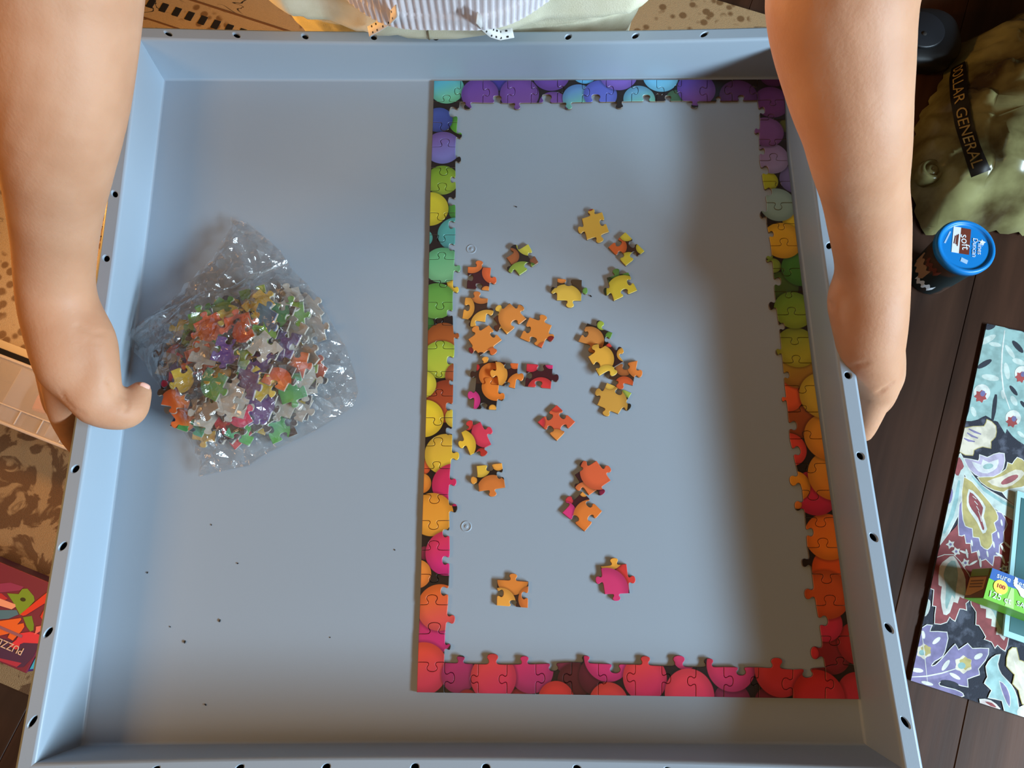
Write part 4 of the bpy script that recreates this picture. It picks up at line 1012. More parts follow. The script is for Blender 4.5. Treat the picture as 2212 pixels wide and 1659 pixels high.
decal('crown_mark', [lidpt(p) for p in ((1250, 640), (1272, 668), (1322, 690), (1290, 712), (1276, 752), (1245, 715), (1205, 718), (1235, 685))], M_wht, tub, 0.0003, Vector((0, 0, 1)))
decal('label_patch', [lidpt(p) for p in ((885, 960), (1005, 1020), (980, 1085), (865, 1030))], M_lilac, tub, 0.0003, Vector((0, 0, 1)))
# side patch of the tub label
for (a0, a1, z0, z1, m) in ((2.75, 3.7, 0.030, 0.058, M_tan), (3.5, 4.4, 0.018, 0.030, M_wht), (3.2, 4.0, 0.062, 0.074, M_brn)):
    vs = []; n = 12
    for i in range(n + 1):
        for z in (z0, z1):
            r = 0.0325 + (0.0385 - 0.0325) * (z - 0.003) / 0.095 + 0.0003; a = a0 + (a1 - a0) * i / n; vs.append((r * math.cos(a), r * math.sin(a), z + 0.004 * math.sin(i * 1.7)))
    ob('label_patch', vs, [(2 * i, 2 * i + 2, 2 * i + 3, 2 * i + 1) for i in range(n)], m, tub, True)

# ------------------------------------------------------------------ yellowish shopping bag
M_bag = mat('yellow_film', srgb(176, 160, 96), 0.24)
_b = M_bag.node_tree.nodes['Principled BSDF']; _b.inputs['Transmission Weight'].default_value = 0.0
add_mottle(M_bag, srgb(62, 48, 22), srgb(150, 146, 98), 11, 0.32, 0.66, 5)  # light and dark mottle paints the film's highlights and shade into its colour
BO = [(1966, 330), (1985, 255), (2040, 165), (2072, 92), (2130, 66), (2215, 22), (2330, 10), (2420, 90), (2440, 260), (2400, 420), (2330, 500), (2215, 504), (2120, 496), (2060, 508), (2002, 502), (1984, 466), (1968, 400)]
BW = [tuple(on(x, y, 0.01)[:2]) for x, y in BO]
bcx = sum(p[0] for p in BW) / len(BW); bcy = sum(p[1] for p in BW) / len(BW)
def bagz(x, y):
    e = edged(x, y, BW) if inside(x, y, BW) else 0.0
    s = min(1, e / 0.13); h = 0.004 + 0.120 * (1 - (1 - s) ** 2.2)
    n1 = abs(noise.noise(Vector((x * 13 + y * 5, y * 8 - x * 6, 1.0)))); n2 = abs(noise.noise(Vector((x * 34 - y * 22, y * 19 + x * 22, 4.0)))); n3 = noise.noise(Vector((x * 75, y * 60, 9)))
    return h + min(1, e / 0.03) * (0.055 * n1 + 0.030 * n2 + 0.004 * n3)
BP = []
for i in range(len(BW)):
    a, b = BW[i - 1], BW[i]; kk = max(2, int(math.hypot(a[0] - b[0], a[1] - b[1]) / 0.010))
    for q in range(kk): t = q / kk; BP.append((a[0] + (b[0] - a[0]) * t + 0.002 * math.sin(q * 1.9 + i), a[1] + (b[1] - a[1]) * t + 0.002 * math.sin(q * 2.3 + i * 2)))
nbp = len(BP); st = 0.0050
x0, x1 = min(p[0] for p in BW), max(p[0] for p in BW); y0, y1 = min(p[1] for p in BW), max(p[1] for p in BW)
for i in range(int((x1 - x0) / st) + 1):
    for j in range(int((y1 - y0) / st) + 1):
        x, y = x0 + i * st + (j % 2) * st / 2, y0 + j * st
        if inside(x, y, BP) and edged(x, y, BP) > 0.003: BP.append((x, y))
res = geometry.delaunay_2d_cdt([Vector(p) for p in BP], [], [], 0, 1e-6)
BOUT = BP[:nbp]
vs = [(v.x - bcx, v.y - bcy, bagz(v.x, v.y)) for v in res[0]]
fs = [tuple(f) for f in res[2] if inside(sum(res[0][q].x for q in f) / 3, sum(res[0][q].y for q in f) / 3, BOUT)]
sbag = empty('shopping_bag', (bcx, bcy, 0)); tag(sbag, 'crumpled yellowish plastic shopping bag with a black lettered band', 'bag')
ob('bag_film', vs, fs, M_bag, sbag, True)
# printed band, draped on the film
M_band = mat('black_band', srgb(20, 14, 10), 0.5); M_gold = mat('gold_lettering', srgb(176, 150, 92), 0.6)
band_l = [(2052, 152), (2046, 175), (2048, 215), (2058, 275), (2075, 330), (2094, 391)]
band_r = [(2084, 134), (2088, 150), (2090, 200), (2100, 262), (2118, 318), (2142, 372)]
def hit(px, py):      # where the camera ray meets the bag surface (placed once, in the world)
    d = ray(px, py); t = 0.5
    while t < 2.2:
        p = CAM + d * t
        if p.z <= (bagz(p.x, p.y) if inside(p.x, p.y, BW) else 0.004): return p
        t += 0.002
    return on(px, py, 0.01)
def bandpt(u, v):
    k = v * (len(band_l) - 1); i = min(int(k), len(band_l) - 2); t = k - i
    a = [band_l[i][c] + (band_l[i + 1][c] - band_l[i][c]) * t for c in (0, 1)]; b = [band_r[i][c] + (band_r[i + 1][c] - band_r[i][c]) * t for c in (0, 1)]
    return hit(a[0] + (b[0] - a[0]) * u, a[1] + (b[1] - a[1]) * u)
NU, NV = 8, 40; grid = [[bandpt(i / NU, j / NV) for i in range(NU + 1)] for j in range(NV + 1)]
def sm_grid(g):
    for _ in range(3):
        g = [[(g[j][i] * 2 + g[max(j - 1, 0)][i] + g[min(j + 1, NV)][i] + g[j][max(i - 1, 0)] + g[j][min(i + 1, NU)]) / 6 for i in range(NU + 1)] for j in range(NV + 1)]
    return g
grid = sm_grid(grid); upz = Vector((-0.002, -0.001, 0.006)); bo = Vector((bcx, bcy, 0))
ob('printed_band', [p + upz - bo for r in grid for p in r], [(j * (NU + 1) + i, (j + 1) * (NU + 1) + i, (j + 1) * (NU + 1) + i + 1, j * (NU + 1) + i + 1) for j in range(NV) for i in range(NU)], M_band, sbag, True)
def gpt(u, v):
    u = max(0, min(0.9999, u)) * NU; v = max(0, min(0.9999, v)) * NV; i, j = int(u), int(v); a, b = u - i, v - j
    return (grid[j][i] * (1 - a) + grid[j][i + 1] * a) * (1 - b) + (grid[j + 1][i] * (1 - a) + grid[j + 1][i + 1] * a) * b
tm = text_mesh('DOLLAR GENERAL', 1.0, 0.0)
xs_ = [v.co.x for v in tm.vertices]; ys_ = [v.co.y for v in tm.vertices]; tx0, tx1, ty0, ty1 = min(xs_), max(xs_), min(ys_), max(ys_)
for v in tm.vertices:
    vv = 0.07 + 0.87 * (v.co.x - tx0) / (tx1 - tx0); uu = 0.20 + 0.56 * (v.co.y - ty0) / (ty1 - ty0)
    v.co = gpt(uu, vv) + upz * 1.28 - bo
tm.materials.append(M_gold); tm.name = 'lettering'; link(D.objects.new('lettering', tm), sbag)
# gathered swirl of film at the near corner
c = on(2012, 368, 0.05)
lathe('film_roll', [(0.016, -0.01), (0.020, 0.012), (0.017, 0.020), (0.013, 0.022), (0.011, 0.012), (0.008, 0.020), (0.005, 0.022), (0.0001, 0.016)], (c.x - bcx, c.y - bcy, 0.035), M_bag, sbag, 28)

# dark rounded object behind the bag
c = on(1982, 98, 0.02)
M_blk = mat('black_plastic', srgb(20, 22, 25), 0.45)
bk = empty('floor_appliance', (c.x, c.y, 0)); tag(bk, 'rounded black plastic object on the floor behind the shopping bag', 'appliance')
bm = bmesh.new(); bmesh.ops.create_uvsphere(bm, u_segments=32, v_segments=20, radius=1)
for v in bm.verts:
    v.co = Vector((math.copysign(abs(v.co.x) ** 0.75, v.co.x) * 0.062, math.copysign(abs(v.co.y) ** 0.75, v.co.y) * 0.056, 0.030 + math.copysign(abs(v.co.z) ** 0.6, v.co.z) * 0.0295))
bmob('shell', bm, M_blk, bk, True)
lathe('top_panel', [(0.0001, 0.0), (0.036, 0.0), (0.036, 0.003), (0.034, 0.0045), (0.0001, 0.0045)], (-0.012, -0.002, 0.0580), mat('dark_grey_plastic', srgb(30, 33, 38), 0.4), bk, 32)
lathe('screw', [(0.0001, 0.0), (0.004, 0.0), (0.004, 0.0012), (0.0001, 0.0012)], (-0.012, -0.012, 0.0623), M_dark, bk, 16)

# ------------------------------------------------------------------ floral mat
m6 = lambda p: (1930 + p[0] / 2.961, 690 + p[1] / 2.961)
m7 = lambda p: (1930 + p[0] / 3.259, 1150 + p[1] / 3.259)
MZ = 0.0045
mo = on(2130, 1100, 0)
fm = empty('floral_mat', (mo.x, mo.y, 0)); tag(fm, 'floor mat printed with teal, red and purple flowers on charcoal', 'mat')
M_mat = mat('charcoal_mat', srgb(52, 56, 68), 0.95); add_mottle(M_mat, srgb(44, 47, 58), srgb(84, 88, 102), 55, 0.52, 0.66, 3); add_bump(M_mat, 600, 0.5, 0.001)
cor = [on(2132, 699, MZ), on(1967, 1470, MZ), on(2300, 1578, MZ), on(2420, 760, MZ)]
vs = [Vector((p.x, p.y, z)) - Vector((mo.x, mo.y, 0)) for z in (0.0005, MZ) for p in cor]
o = ob('mat_base', vs, [(0, 1, 2, 3)[::-1], (4, 5, 6, 7), (0, 1, 5, 4), (1, 2, 6, 5), (2, 3, 7, 6), (3, 0, 4, 7)], M_mat, fm)
mc = {}
def mm(c):
    if c not in mc:
        mc[c] = mat('mat_print', srgb(*c), 0.95); d_ = tuple(int(k * 0.86) for k in c); add_mottle(mc[c], srgb(*d_), srgb(*c), 70, 0.35, 0.6, 3)
    return mc[c]
lev = [0]
CQ = [(p.x - mo.x, p.y - mo.y) for p in cor]
if area2(CQ) < 0: CQ = CQ[::-1]
def clipm(P):
    for i in range(4):
        a, b = CQ[i], CQ[(i + 1) % 4]; sd = lambda p: (b[0] - a[0]) * (p[1] - a[1]) - (b[1] - a[1]) * (p[0] - a[0]); out = []
        for k in range(len(P)):
            p, q = P[k - 1], P[k]; sp, sq = sd(p), sd(q)
            if sp * sq < 0: t = sp / (sp - sq); out.append((p[0] + (q[0] - p[0]) * t, p[1] + (q[1] - p[1]) * t))
            if sq >= 0: out.append(q)
        P = out
        if len(P) < 3: return []
    return P
def motif(cv, pts, c, outline=None, nm='printed_leaf', smoothit=True):
    W_ = [cv(p) for p in pts]
    if smoothit:
        cl = W_ + [W_[0]]
        out = []
        for i in range(len(W_)):
            p0, p1, p2, p3 = W_[i - 1], W_[i], W_[(i + 1) % len(W_)], W_[(i + 2) % len(W_)]
            for k in range(2):
                t = k / 2; out.append(tuple(0.5 * ((2 * p1[a]) + 0.6 * (-p0[a] + p2[a]) * t + (0.6 * 2 * p0[a] - (2 + 0.6 * 2 + 1.8 - 1.8) * 0 - 0) * 0 + 0) if False else p1[a] + (p2[a] - p1[a]) * t + 0.06 * (p1[a] + p2[a] - p0[a] - p3[a]) * (1 if k else 0) for a in (0, 1)))
        W_ = out
    lev[0] += 1
    z = MZ + 0.00001 * lev[0]
    P = [on(x, y, MZ) for x, y in W_]
    P = clipm([(p.x - mo.x, p.y - mo.y) for p in P])
    if len(P) < 3: return
    if area2(P) < 0: P = P[::-1]
    if outline:
        Q = clipm(inset(P, -0.0011)); decal('printed_outline', [(x, y, z) for x, y in Q], mm(outline), fm, 0.000004, Vector((0, 0, 1)))
    return decal(nm, [(x, y, z + 0.000005) for x, y in P], mm(c), fm, 0.000004, Vector((0, 0, 1)))
def ell(c, a, b, ang, n=12): 
    ca, sa = math.cos(math.radians(ang)), math.sin(math.radians(ang))
    return [(c[0] + a * math.cos(2 * math.pi * i / n) * ca - b * math.sin(2 * math.pi * i / n) * sa, c[1] + a * math.cos(2 * math.pi * i / n) * sa + b * math.sin(2 * math.pi * i / n) * ca) for i in range(n)]
def strp(P, w_):
    L_, R_ = [], []
    for i, p in enumerate(P):
        a = P[max(i - 1, 0)]; b = P[min(i + 1, len(P) - 1)]; d = math.hypot(b[0] - a[0], b[1] - a[1]); nx, ny = -(b[1] - a[1]) / d, (b[0] - a[0]) / d
        k = w_ * (1 if 0 < i < len(P) - 1 else 0.5); L_.append((p[0] + nx * k, p[1] + ny * k)); R_.append((p[0] - nx * k, p[1] - ny * k))
    return L_ + R_[::-1]
TEAL, WHT, DRK, RED, PUR, OLI, CRM, LAV, PTL = (156, 190, 186), (226, 228, 220), (52, 56, 66), (150, 80, 82), (136, 128, 168), (186, 172, 112), (222, 214, 194), (186, 176, 200), (196, 212, 206)
motif(m6, [(588, 72), (640, 30), (740, 62), (900, 120), (1000, 400), (900, 800), (835, 800), (760, 745), (725, 700), (715, 730), (668, 655), (640, 648), (590, 615), (540, 640), (466, 650), (482, 590), (520, 385), (560, 180)], TEAL)
for c in ((600, 130, 62, 20, -28), (650, 160, 40, 14, 10), (745, 205, 52, 15, 55), (725, 330, 55, 18, 80), (620, 372, 58, 20, 10), (512, 590, 34, 16, 70), (770, 520, 36, 18, 60), (700, 480, 30, 12, 80), (800, 270, 44, 18, 20), (815, 735, 30, 12, 40)): motif(m6, ell(c[:2], *c[2:]), (206, 220, 212), nm='printed_petal', smoothit=False)
motif(m6, strp([(712, 70), (696, 200), (690, 330), (704, 460), (745, 575)], 5), WHT, nm='printed_stem', smoothit=False)
for c in ((582, 285, 54, 17, -30), (795, 175, 52, 17, 48), (768, 455, 40, 13, 52), (622, 48, 34, 16, -25), (832, 545, 30, 12, 50)): motif(m6, ell(c[:2], *c[2:]), DRK, nm='printed_petal', smoothit=False)
motif(m6, strp([(632, 650), (642, 590), (650, 520), (656, 480)], 13), DRK, nm='printed_stem', smoothit=False)
for (x, y, r) in ((565, 468, 54), (765, 630, 50), (822, 345, 48)):
    motif(m6, ell((x, y), r, r, 0, 16), WHT, nm='printed_flower', smoothit=False); 
    star = [(x - 8 + math.cos(a) * r * (0.80 if i % 2 else 0.55), y + 24 + math.sin(a) * r * (0.80 if i % 2 else 0.55)) for i, a in enumerate([k * math.pi / 7 for k in range(14)])]
    motif(m6, star, (170, 78, 76), nm='printed_flower', smoothit=False); motif(m6, ell((x + 6, y + 6), r * 0.30, r * 0.36, 20), (120, 116, 160), nm='printed_petal', smoothit=False)
motif(m6, [(440, 700), (580, 685), (598, 642), (652, 682), (650, 750), (620, 780), (620, 822), (570, 812), (512, 835), (505, 868), (418, 842)], CRM, OLI)
for q in ([(470, 725), (500, 745), (540, 760)], [(450, 760), (480, 775), (520, 782)], [(480, 700), (520, 720), (560, 735)]): motif(m6, strp(q, 7), PUR, nm='printed_petal', smoothit=False)
motif(m6, [(455, 890), (545, 908), (552, 868), (600, 885), (640, 865), (706, 860), (700, 950), (650, 1004), (560, 1010), (490, 960)], LAV, WHT)
motif(m6, [(500, 908), (560, 930), (570, 895), (610, 915), (670, 895), (660, 950), (600, 985), (540, 970)], (224, 226, 226)); motif(m6, ell((605, 940), 34, 18, -10), TEAL, smoothit=False)
motif(m6, [(540, 1012), (640, 1008), (720, 958), (730, 918), (760, 928), (792, 885), (850, 925), (880, 1030), (770, 1090), (690, 1102), (600, 1070)], OLI, WHT)
motif(m6, [(600, 1035), (700, 1000), (780, 960), (840, 985), (760, 1060), (680, 1075)], CRM); motif(m6, ell((742, 1025), 62, 20, -26), (160, 92, 96), nm='printed_petal', smoothit=False)
motif(m6, [(700, 1110), (790, 1080), (900, 1080), (900, 1190), (790, 1190)], PTL, WHT)
motif(m6, [(395, 1330), (470, 1260), (720, 1262), (850, 1310), (960, 1340), (960, 1720), (240, 1720), (255, 1600), (300, 1440)], RED)
motif(m6, [(428, 860), (480, 960), (560, 1060), (690, 1140), (835, 1225), (950, 1250), (950, 1330), (835, 1310), (740, 1268), (640, 1200), (540, 1120), (475, 1035), (452, 985), (430, 1130), (412, 1250), (300, 1438), (330, 1240), (380, 1040), (402, 920)], PTL, WHT)
motif(m6, strp([(420, 1030), (400, 1150), (370, 1260), (320, 1370)], 14), (150, 190, 190), nm='printed_stem', smoothit=False); motif(m6, strp([(500, 1000), (580, 1090), (700, 1170), (860, 1250)], 10), (150, 190, 190), nm='printed_stem', smoothit=False)
motif(m6, [(395, 930), (420, 880), (450, 940), (430, 965), (415, 1000), (392, 985)], RED); motif(m6, ell((362, 1130), 50, 15, 100), PUR, smoothit=False)
motif(m6, [(440, 1150), (418, 1235), (420, 1380), (455, 1375), (465, 1430), (495, 1430), (500, 1490), (535, 1480), (550, 1545), (590, 1530), (632, 1572), (640, 1510), (672, 1510), (675, 1440), (705, 1420), (700, 1360), (724, 1310), (690, 1240), (640, 1220), (560, 1110)], PUR, WHT)
motif(m6, [(452, 1010), (560, 1110), (652, 1225), (664, 1280), (640, 1300), (655, 1350), (625, 1370), (630, 1430), (600, 1470), (560, 1445), (548, 1395), (510, 1390), (505, 1335), (460, 1320), (440, 1220)], OLI, WHT)
motif(m6, [(480, 1085), (540, 1130), (588, 1200), (575, 1260), (598, 1340), (570, 1370), (535, 1300), (500, 1250), (468, 1190)], WHT); motif(m6, [(488, 1105), (530, 1140), (572, 1205), (560, 1265), (580, 1335), (568, 1345), (540, 1270), (500, 1215), (480, 1170)], RED)
for k in range(5): motif(m6, strp([(505 + k * 12, 1130 + k * 32), (530 + k * 8, 1150 + k * 36)], 4), WHT, nm='printed_petal', smoothit=False)
for (x, y) in ((500, 1430), (545, 1495), (600, 1500), (640, 1440), (670, 1380), (690, 1300)): motif(m6, ell((x, y), 22, 6, 80), WHT, nm='printed_petal', smoothit=False)
for (cx, cy) in ((400, 85), (505, 215), (440, 135), (872, 140), (830, 212), (778, 255), (892, 62)):
    pts = [(cx + math.cos(a) * (34 if i % 2 else 19), cy + math.sin(a) * (34 if i % 2 else 19)) for i, a in enumerate([k * math.pi / 5 for k in range(10)])]
    motif(m7, pts, WHT, nm='printed_flower', smoothit=False); motif(m7, ell((cx, cy), 10, 10, 0, 8), PUR, nm='printed_petal', smoothit=False)
for (x, y, a) in ((515, 150, 80), (495, 140, 20), (560, 215, -30), (610, 215, 85), (770, 190, 70), (800, 90, 45), (765, 110, 60), (745, 160, 30)): motif(m7, ell((x, y), 34, 8, a), WHT, nm='printed_petal', smoothit=False)
motif(m7, [(300, 180), (420, 160), (500, 260), (540, 330), (545, 455), (505, 500), (510, 545), (462, 535), (430, 622), (392, 592), (372, 630), (290, 640), (300, 520), (275, 515), (285, 402), (252, 388), (270, 250)], RED, WHT)
motif(m7, [(420, 165), (470, 245), (505, 330), (500, 465), (465, 452), (450, 500), (420, 490), (395, 565), (350, 578), (330, 460), (338, 380), (315, 370), (322, 240), (370, 190)], (220, 222, 212)); motif(m7, [(432, 200), (452, 300), (440, 380), (430, 470), (410, 440), (375, 540), (362, 500), (368, 380), (350, 300), (380, 220)], TEAL)
motif(m7, [(555, 470), (640, 480), (740, 540), (815, 640), (806, 740), (782, 832), (730, 790), (712, 812), (690, 770), (640, 752), (650, 735), (600, 652), (580, 648), (582, 560), (548, 510)], RED, WHT)
motif(m7, [(615, 490), (700, 480), (850, 540), (832, 700), (800, 710), (775, 762), (742, 720), (720, 720), (725, 670), (685, 660), (690, 610), (648, 600), (650, 540), (612, 532)], (220, 222, 212)); motif(m7, [(660, 500), (830, 540), (815, 690), (780, 650), (770, 700), (735, 640), (700, 560)], TEAL)
motif(m7, ell((225, 530), 60, 24, 105), PTL, WHT, smoothit=False)
motif(m7, [(192, 680), (268, 655), (252, 700), (372, 705), (368, 795), (342, 870), (285, 905), (262, 940), (295, 935), (362, 868), (432, 790), (455, 830), (520, 785), (552, 820), (665, 820), (642, 900), (592, 960), (600, 1000), (515, 1030), (520, 1085), (420, 1060), (330, 1048), (322, 1080), (430, 1108), (484, 1135), (472, 1155), (330, 1115), (228, 1084), (117, 1038), (150, 880)], PUR, WHT)
motif(m7, ell((315, 1010), 90, 16, -14), (150, 142, 180), nm='printed_petal', smoothit=False)
for (x, y, r) in ((490, 930, 66), (212, 838, 56)):
    pts = [(x + math.cos(a) * r * (1 if i % 2 else 0.78), y + math.sin(a) * r * (1 if i % 2 else 0.78)) for i, a in enumerate([k * math.pi / 6 for k in range(12)])]
    motif(m7, pts, CRM, nm='printed_flower'); motif(m7, [(x + 14 + (a - x) * 0.72, y - 8 + (b - y) * 0.72) for a, b in pts], OLI, nm='printed_flower'); motif(m7, ell((x - 12, y + 8), r * 0.42, r * 0.36, 0), (140, 178, 176), nm='printed_petal', smoothit=False)
for (x, y, a, b, g) in ((595, 872, 34, 18, -30), (300, 762, 36, 15, -40), (430, 1012, 44, 14, 30), (165, 970, 44, 16, 8), (208, 720, 30, 12, 80), (365, 935, 46, 16, -55), (235, 1062, 44, 13, 15)): motif(m7, ell((x, y), a, b, g), WHT, nm='printed_petal', smoothit=False)
motif(m7, strp([(118, 1018), (230, 1012), (340, 990), (450, 955)], 5), WHT, nm='printed_stem', smoothit=False); motif(m7, strp([(195, 690), (215, 850), (236, 1050)], 3), WHT, nm='printed_stem', smoothit=False)
motif(m7, ell((392, 1062), 66, 20, 12), DRK, nm='printed_petal', smoothit=False)
motif(m7, [(692, 885), (745, 862), (728, 925), (755, 1000), (825, 1075), (865, 1160), (872, 1290), (782, 1262), (762, 1182), (668, 1162), (692, 1112), (640, 1062), (662, 1020), (650, 945)], (166, 204, 204), WHT); motif(m7, [(745, 1050), (790, 1090), (815, 1160), (812, 1225), (775, 1150)], PUR, WHT)
motif(m7, [(812, 835), (860, 815), (880, 900), (940, 940), (960, 1180), (905, 1205), (880, 1110), (838, 1065), (852, 1000), (795, 940)], CRM, OLI); motif(m7, [(835, 870), (860, 930), (915, 1000), (920, 1120), (880, 1050), (860, 970)], (234, 228, 214))
motif(m7, [(607, 1178), (680, 1186), (742, 1240), (700, 1252), (630, 1222)], (222, 210, 206), WHT); motif(m7, [(640, 1190), (690, 1200), (722, 1232), (680, 1220)], RED)
motif(m7, [(880, 1230), (960, 1210), (960, 1320), (870, 1290)], WHT)

# teal booklet and sandwich-bag box on the mat
q4 = lambda p: (2012 + p[0] / 7.54, 1180 + p[1] / 7.54)
zb = MZ + 0.004
bk2 = empty('booklet', (mo.x, mo.y, 0)); tag(bk2, 'thin dark teal booklet with a light teal border under the bag box', 'booklet')
BZ0 = zb; BZ1 = zb + 0.004
cr4 = [on(2198, 1060, BZ1), on(2168, 1373, BZ1), on(2330, 1430, BZ1), on(2360, 1110, BZ1)]
def slab(name, cs, z0, z1, m, parent, org):
    vs = [Vector((p.x, p.y, z)) - Vector((org.x, org.y, 0)) for z in (z0, z1) for p in cs]
    return ob(name, vs, [(0, 1, 2, 3)[::-1], (4, 5, 6, 7), (0, 1, 5, 4), (1, 2, 6, 5), (2, 3, 7, 6), (3, 0, 4, 7)], m, parent)
slab('cover', cr4, BZ0, BZ1, mat('light_teal_card', srgb(160, 205, 212), 0.6), bk2, mo)
cr5 = [on(2206, 1075, BZ1), on(2180, 1364, BZ1), on(2322, 1414, BZ1), on(2350, 1122, BZ1)]
slab('cover_panel', cr5, BZ1, BZ1 + 0.0004, mat('dark_teal_card', srgb(30, 92, 96), 0.6), bk2, mo)
KH = 0.046; kz0 = BZ1 + 0.0006; kz1 = kz0 + KH
A0 = on(*q4((985, 352)), kz1); B0 = on(*q4((848, 846)), kz1)
along = (on(*q4((1508, 1098)), kz1) - B0).normalized(); across = (A0 - B0); LBX = 0.17
C0 = B0 + along * LBX; D0 = A0 + along * LBX
sb = empty('sandwich_bag_box', (B0.x, B0.y, 0)); tag(sb, 'torn green and blue cardboard box of sandwich bags lying on the floral mat', 'box')
M_gr = mat('green_card', srgb(116, 196, 40), 0.45); M_bl = mat('blue_card', srgb(30, 92, 170), 0.45); M_ol = mat('shaded_green_card', srgb(112, 128, 36), 0.6); M_tn = mat('tan_card', srgb(196, 138, 74), 0.7); M_yl = mat('yellow_print', srgb(250, 220, 70), 0.5); M_rd = mat('red_print', srgb(200, 62, 70), 0.5); M_kraft = mat('kraft_card', srgb(120, 84, 54), 0.8); M_tissue = mat('white_tissue', srgb(238, 238, 240), 0.7)
slab('carton', [A0, B0, C0, D0], kz0, kz1, M_gr, sb, B0)
bo_ = Vector((B0.x, B0.y, 0))
def tp(u, v, dz=0.0): # u along, v across 0..1 from near edge
    return B0 + along * u + across * v + Vector((0, 0, dz)) - bo_
UP = Vector((0, 0, 1))
decal('blue_band', [tp(0.0005, 0.66, .0001), tp(0.02, 0.62, .0001), tp(0.05, 0.66, .0001), tp(LBX, 0.66, .0001), tp(LBX, 0.999, .0001), tp(0.0005, 0.999, .0001)], M_bl, sb, 0.0003, UP)
decal('pale_stripe', [tp(0.028, 0.02, .0001), tp(0.040, 0.02, .0001), tp(0.034, 0.62, .0001), tp(0.030, 0.62, .0001)], mat('pale_green', srgb(178, 232, 130), 0.5), sb, 0.0002, UP)
aa = math.atan2(along.y, along.x)
def toptext(body, u, v, size, m, dz=0.0006, sx=1.0):
    p = tp(u, v, dz); return text('lettering', body, size, m, Matrix.Translation(p) @ Matrix.Rotation(aa, 4, 'Z'), sb, 0.0002, sx)
toptext('sure fresh', 0.0300, 0.84, 0.0108, M_wht)
toptext('125 ct', 0.0190, 0.20, 0.0122, M_wht); toptext('SANDWICH', 0.067, 0.22, 0.0095, M_wht)
pc = [tp(0.017, 0.52, .0004) + Vector((0.0095 * math.cos(k * math.pi / 10), 0.0095 * math.sin(k * math.pi / 10), 0)) for k in range(20)]
decal('price_burst', pc, M_yl, sb, 0.0003, UP); toptext('100', 0.017, 0.53, 0.0080, M_rd, 0.0010)
# torn opening with tissue-like bags showing
tear = [(0.031, 0.99), (0.032, 0.72), (0.039, 0.62), (0.044, 0.48), (0.054, 0.42), (0.066, 0.36), (0.090, 0.12), (0.110, 0.10), (0.150, 0.2), (0.160, 0.75), (0.120, 0.66), (0.095, 0.55), (0.075, 0.66), (0.055, 0.72), (0.042, 0.74), (0.036, 0.80), (0.035, 0.97)]
decal('torn_edge', [tp(u, v, .0005) for u, v in tear], M_wht, sb, 0.0004, UP)
vs = []; fs = []; n = 12
for i in range(n + 1):
    for j in range(7):
        u = 0.046 + 0.10 * i / n; vl = 0.72 - 0.9 * min(0.5, (u - 0.046) * 8); vh = 0.74 - 0.10 * i / n
        p = tp(u, vl + (max(vh, vl + 0.02) - vl) * j / 6, 0.0012 + 0.004 * abs(noise.noise(Vector((u * 130, j * 0.9, 2)))))
        vs.append(p)
for i in range(n):
    for j in range(6): fs.append((i * 7 + j, (i + 1) * 7 + j, (i + 1) * 7 + j + 1, i * 7 + j + 1))
ob('plastic_bags', vs, fs, M_tissue, sb)
# printed end panel; this side's shade is put into its olive green
nE = -along
def ep(v, h, d=0.0004): return B0 + across * v + Vector((0, 0, -KH * (1 - h))) + nE * d - bo_
decal('end_panel', [ep(0.02, 0.02), ep(0.98, 0.02), ep(0.98, 0.98), ep(0.02, 0.98)], M_kraft, sb, 0.0003, nE)
decal('end_print', [ep(0.74, 0.05, .0008), ep(0.98, 0.05, .0008), ep(0.98, 0.95, .0008), ep(0.74, 0.95, .0008)], M_ol, sb, 0.0003, nE)
decal('end_print', [ep(0.10, 0.05, .0008), ep(0.70, 0.05, .0008), ep(0.70, 0.90, .0008), ep(0.30, 0.90, .0008), ep(0.10, 0.30, .0008)], M_tn, sb, 0.0003, nE)
for k in range(3): decal('print_line', [ep(0.36 + k * 0.1, 0.15, .0012), ep(0.40 + k * 0.1, 0.15, .0012), ep(0.40 + k * 0.1, 0.80, .0012), ep(0.36 + k * 0.1, 0.80, .0012)], M_kraft, sb, 0.0002, nE)

# ------------------------------------------------------------------ translucent storage box on the rug
M_clr = mat('frosted_plastic', srgb(196, 182, 172), 0.35); _b = M_clr.node_tree.nodes['Principled BSDF']; _b.inputs['Alpha'].default_value = 0.38
M_clr2 = mat('frosted_rib', srgb(214, 200, 190), 0.35); M_clr2.node_tree.nodes['Principled BSDF'].inputs['Alpha'].default_value = 0.65
RZ = 0.0107
pc_ = on(172, 978, 0.075)
stb = empty('storage_box', (pc_.x, pc_.y, RZ), RANG); tag(stb, 'translucent plastic storage box with dividers beside the left hand', 'box')
BL, BWd, BH = 0.30, 0.084, 0.066
def sbx(name, x0, x1, y0, y1, z0, z1, m, bev=0.0008): return box(name, x1 - x0, y1 - y0, z1 - z0, m, stb, ((x0 + x1) / 2, (y0 + y1) / 2, (z0 + z1) / 2), 0, bev)
sbx('box_floor', -BL, 0, 0, BWd, 0, 0.002, M_clr)
sbx('box_wall', -BL, 0, 0, 0.002, 0.002, BH, M_clr); sbx('box_wall', -BL, 0, BWd - 0.002, BWd, 0.002, BH, M_clr); sbx('box_wall', -0.002, 0, 0.002, BWd - 0.002, 0.002, BH, M_clr); sbx('box_wall', -BL, -BL + 0.002, 0.002, BWd - 0.002, 0.002, BH, M_clr)
sbx('lid', -BL - 0.002, 0.002, -0.002, BWd + 0.002, BH + 0.0004, BH + 0.0030, M_clr, 0.001)
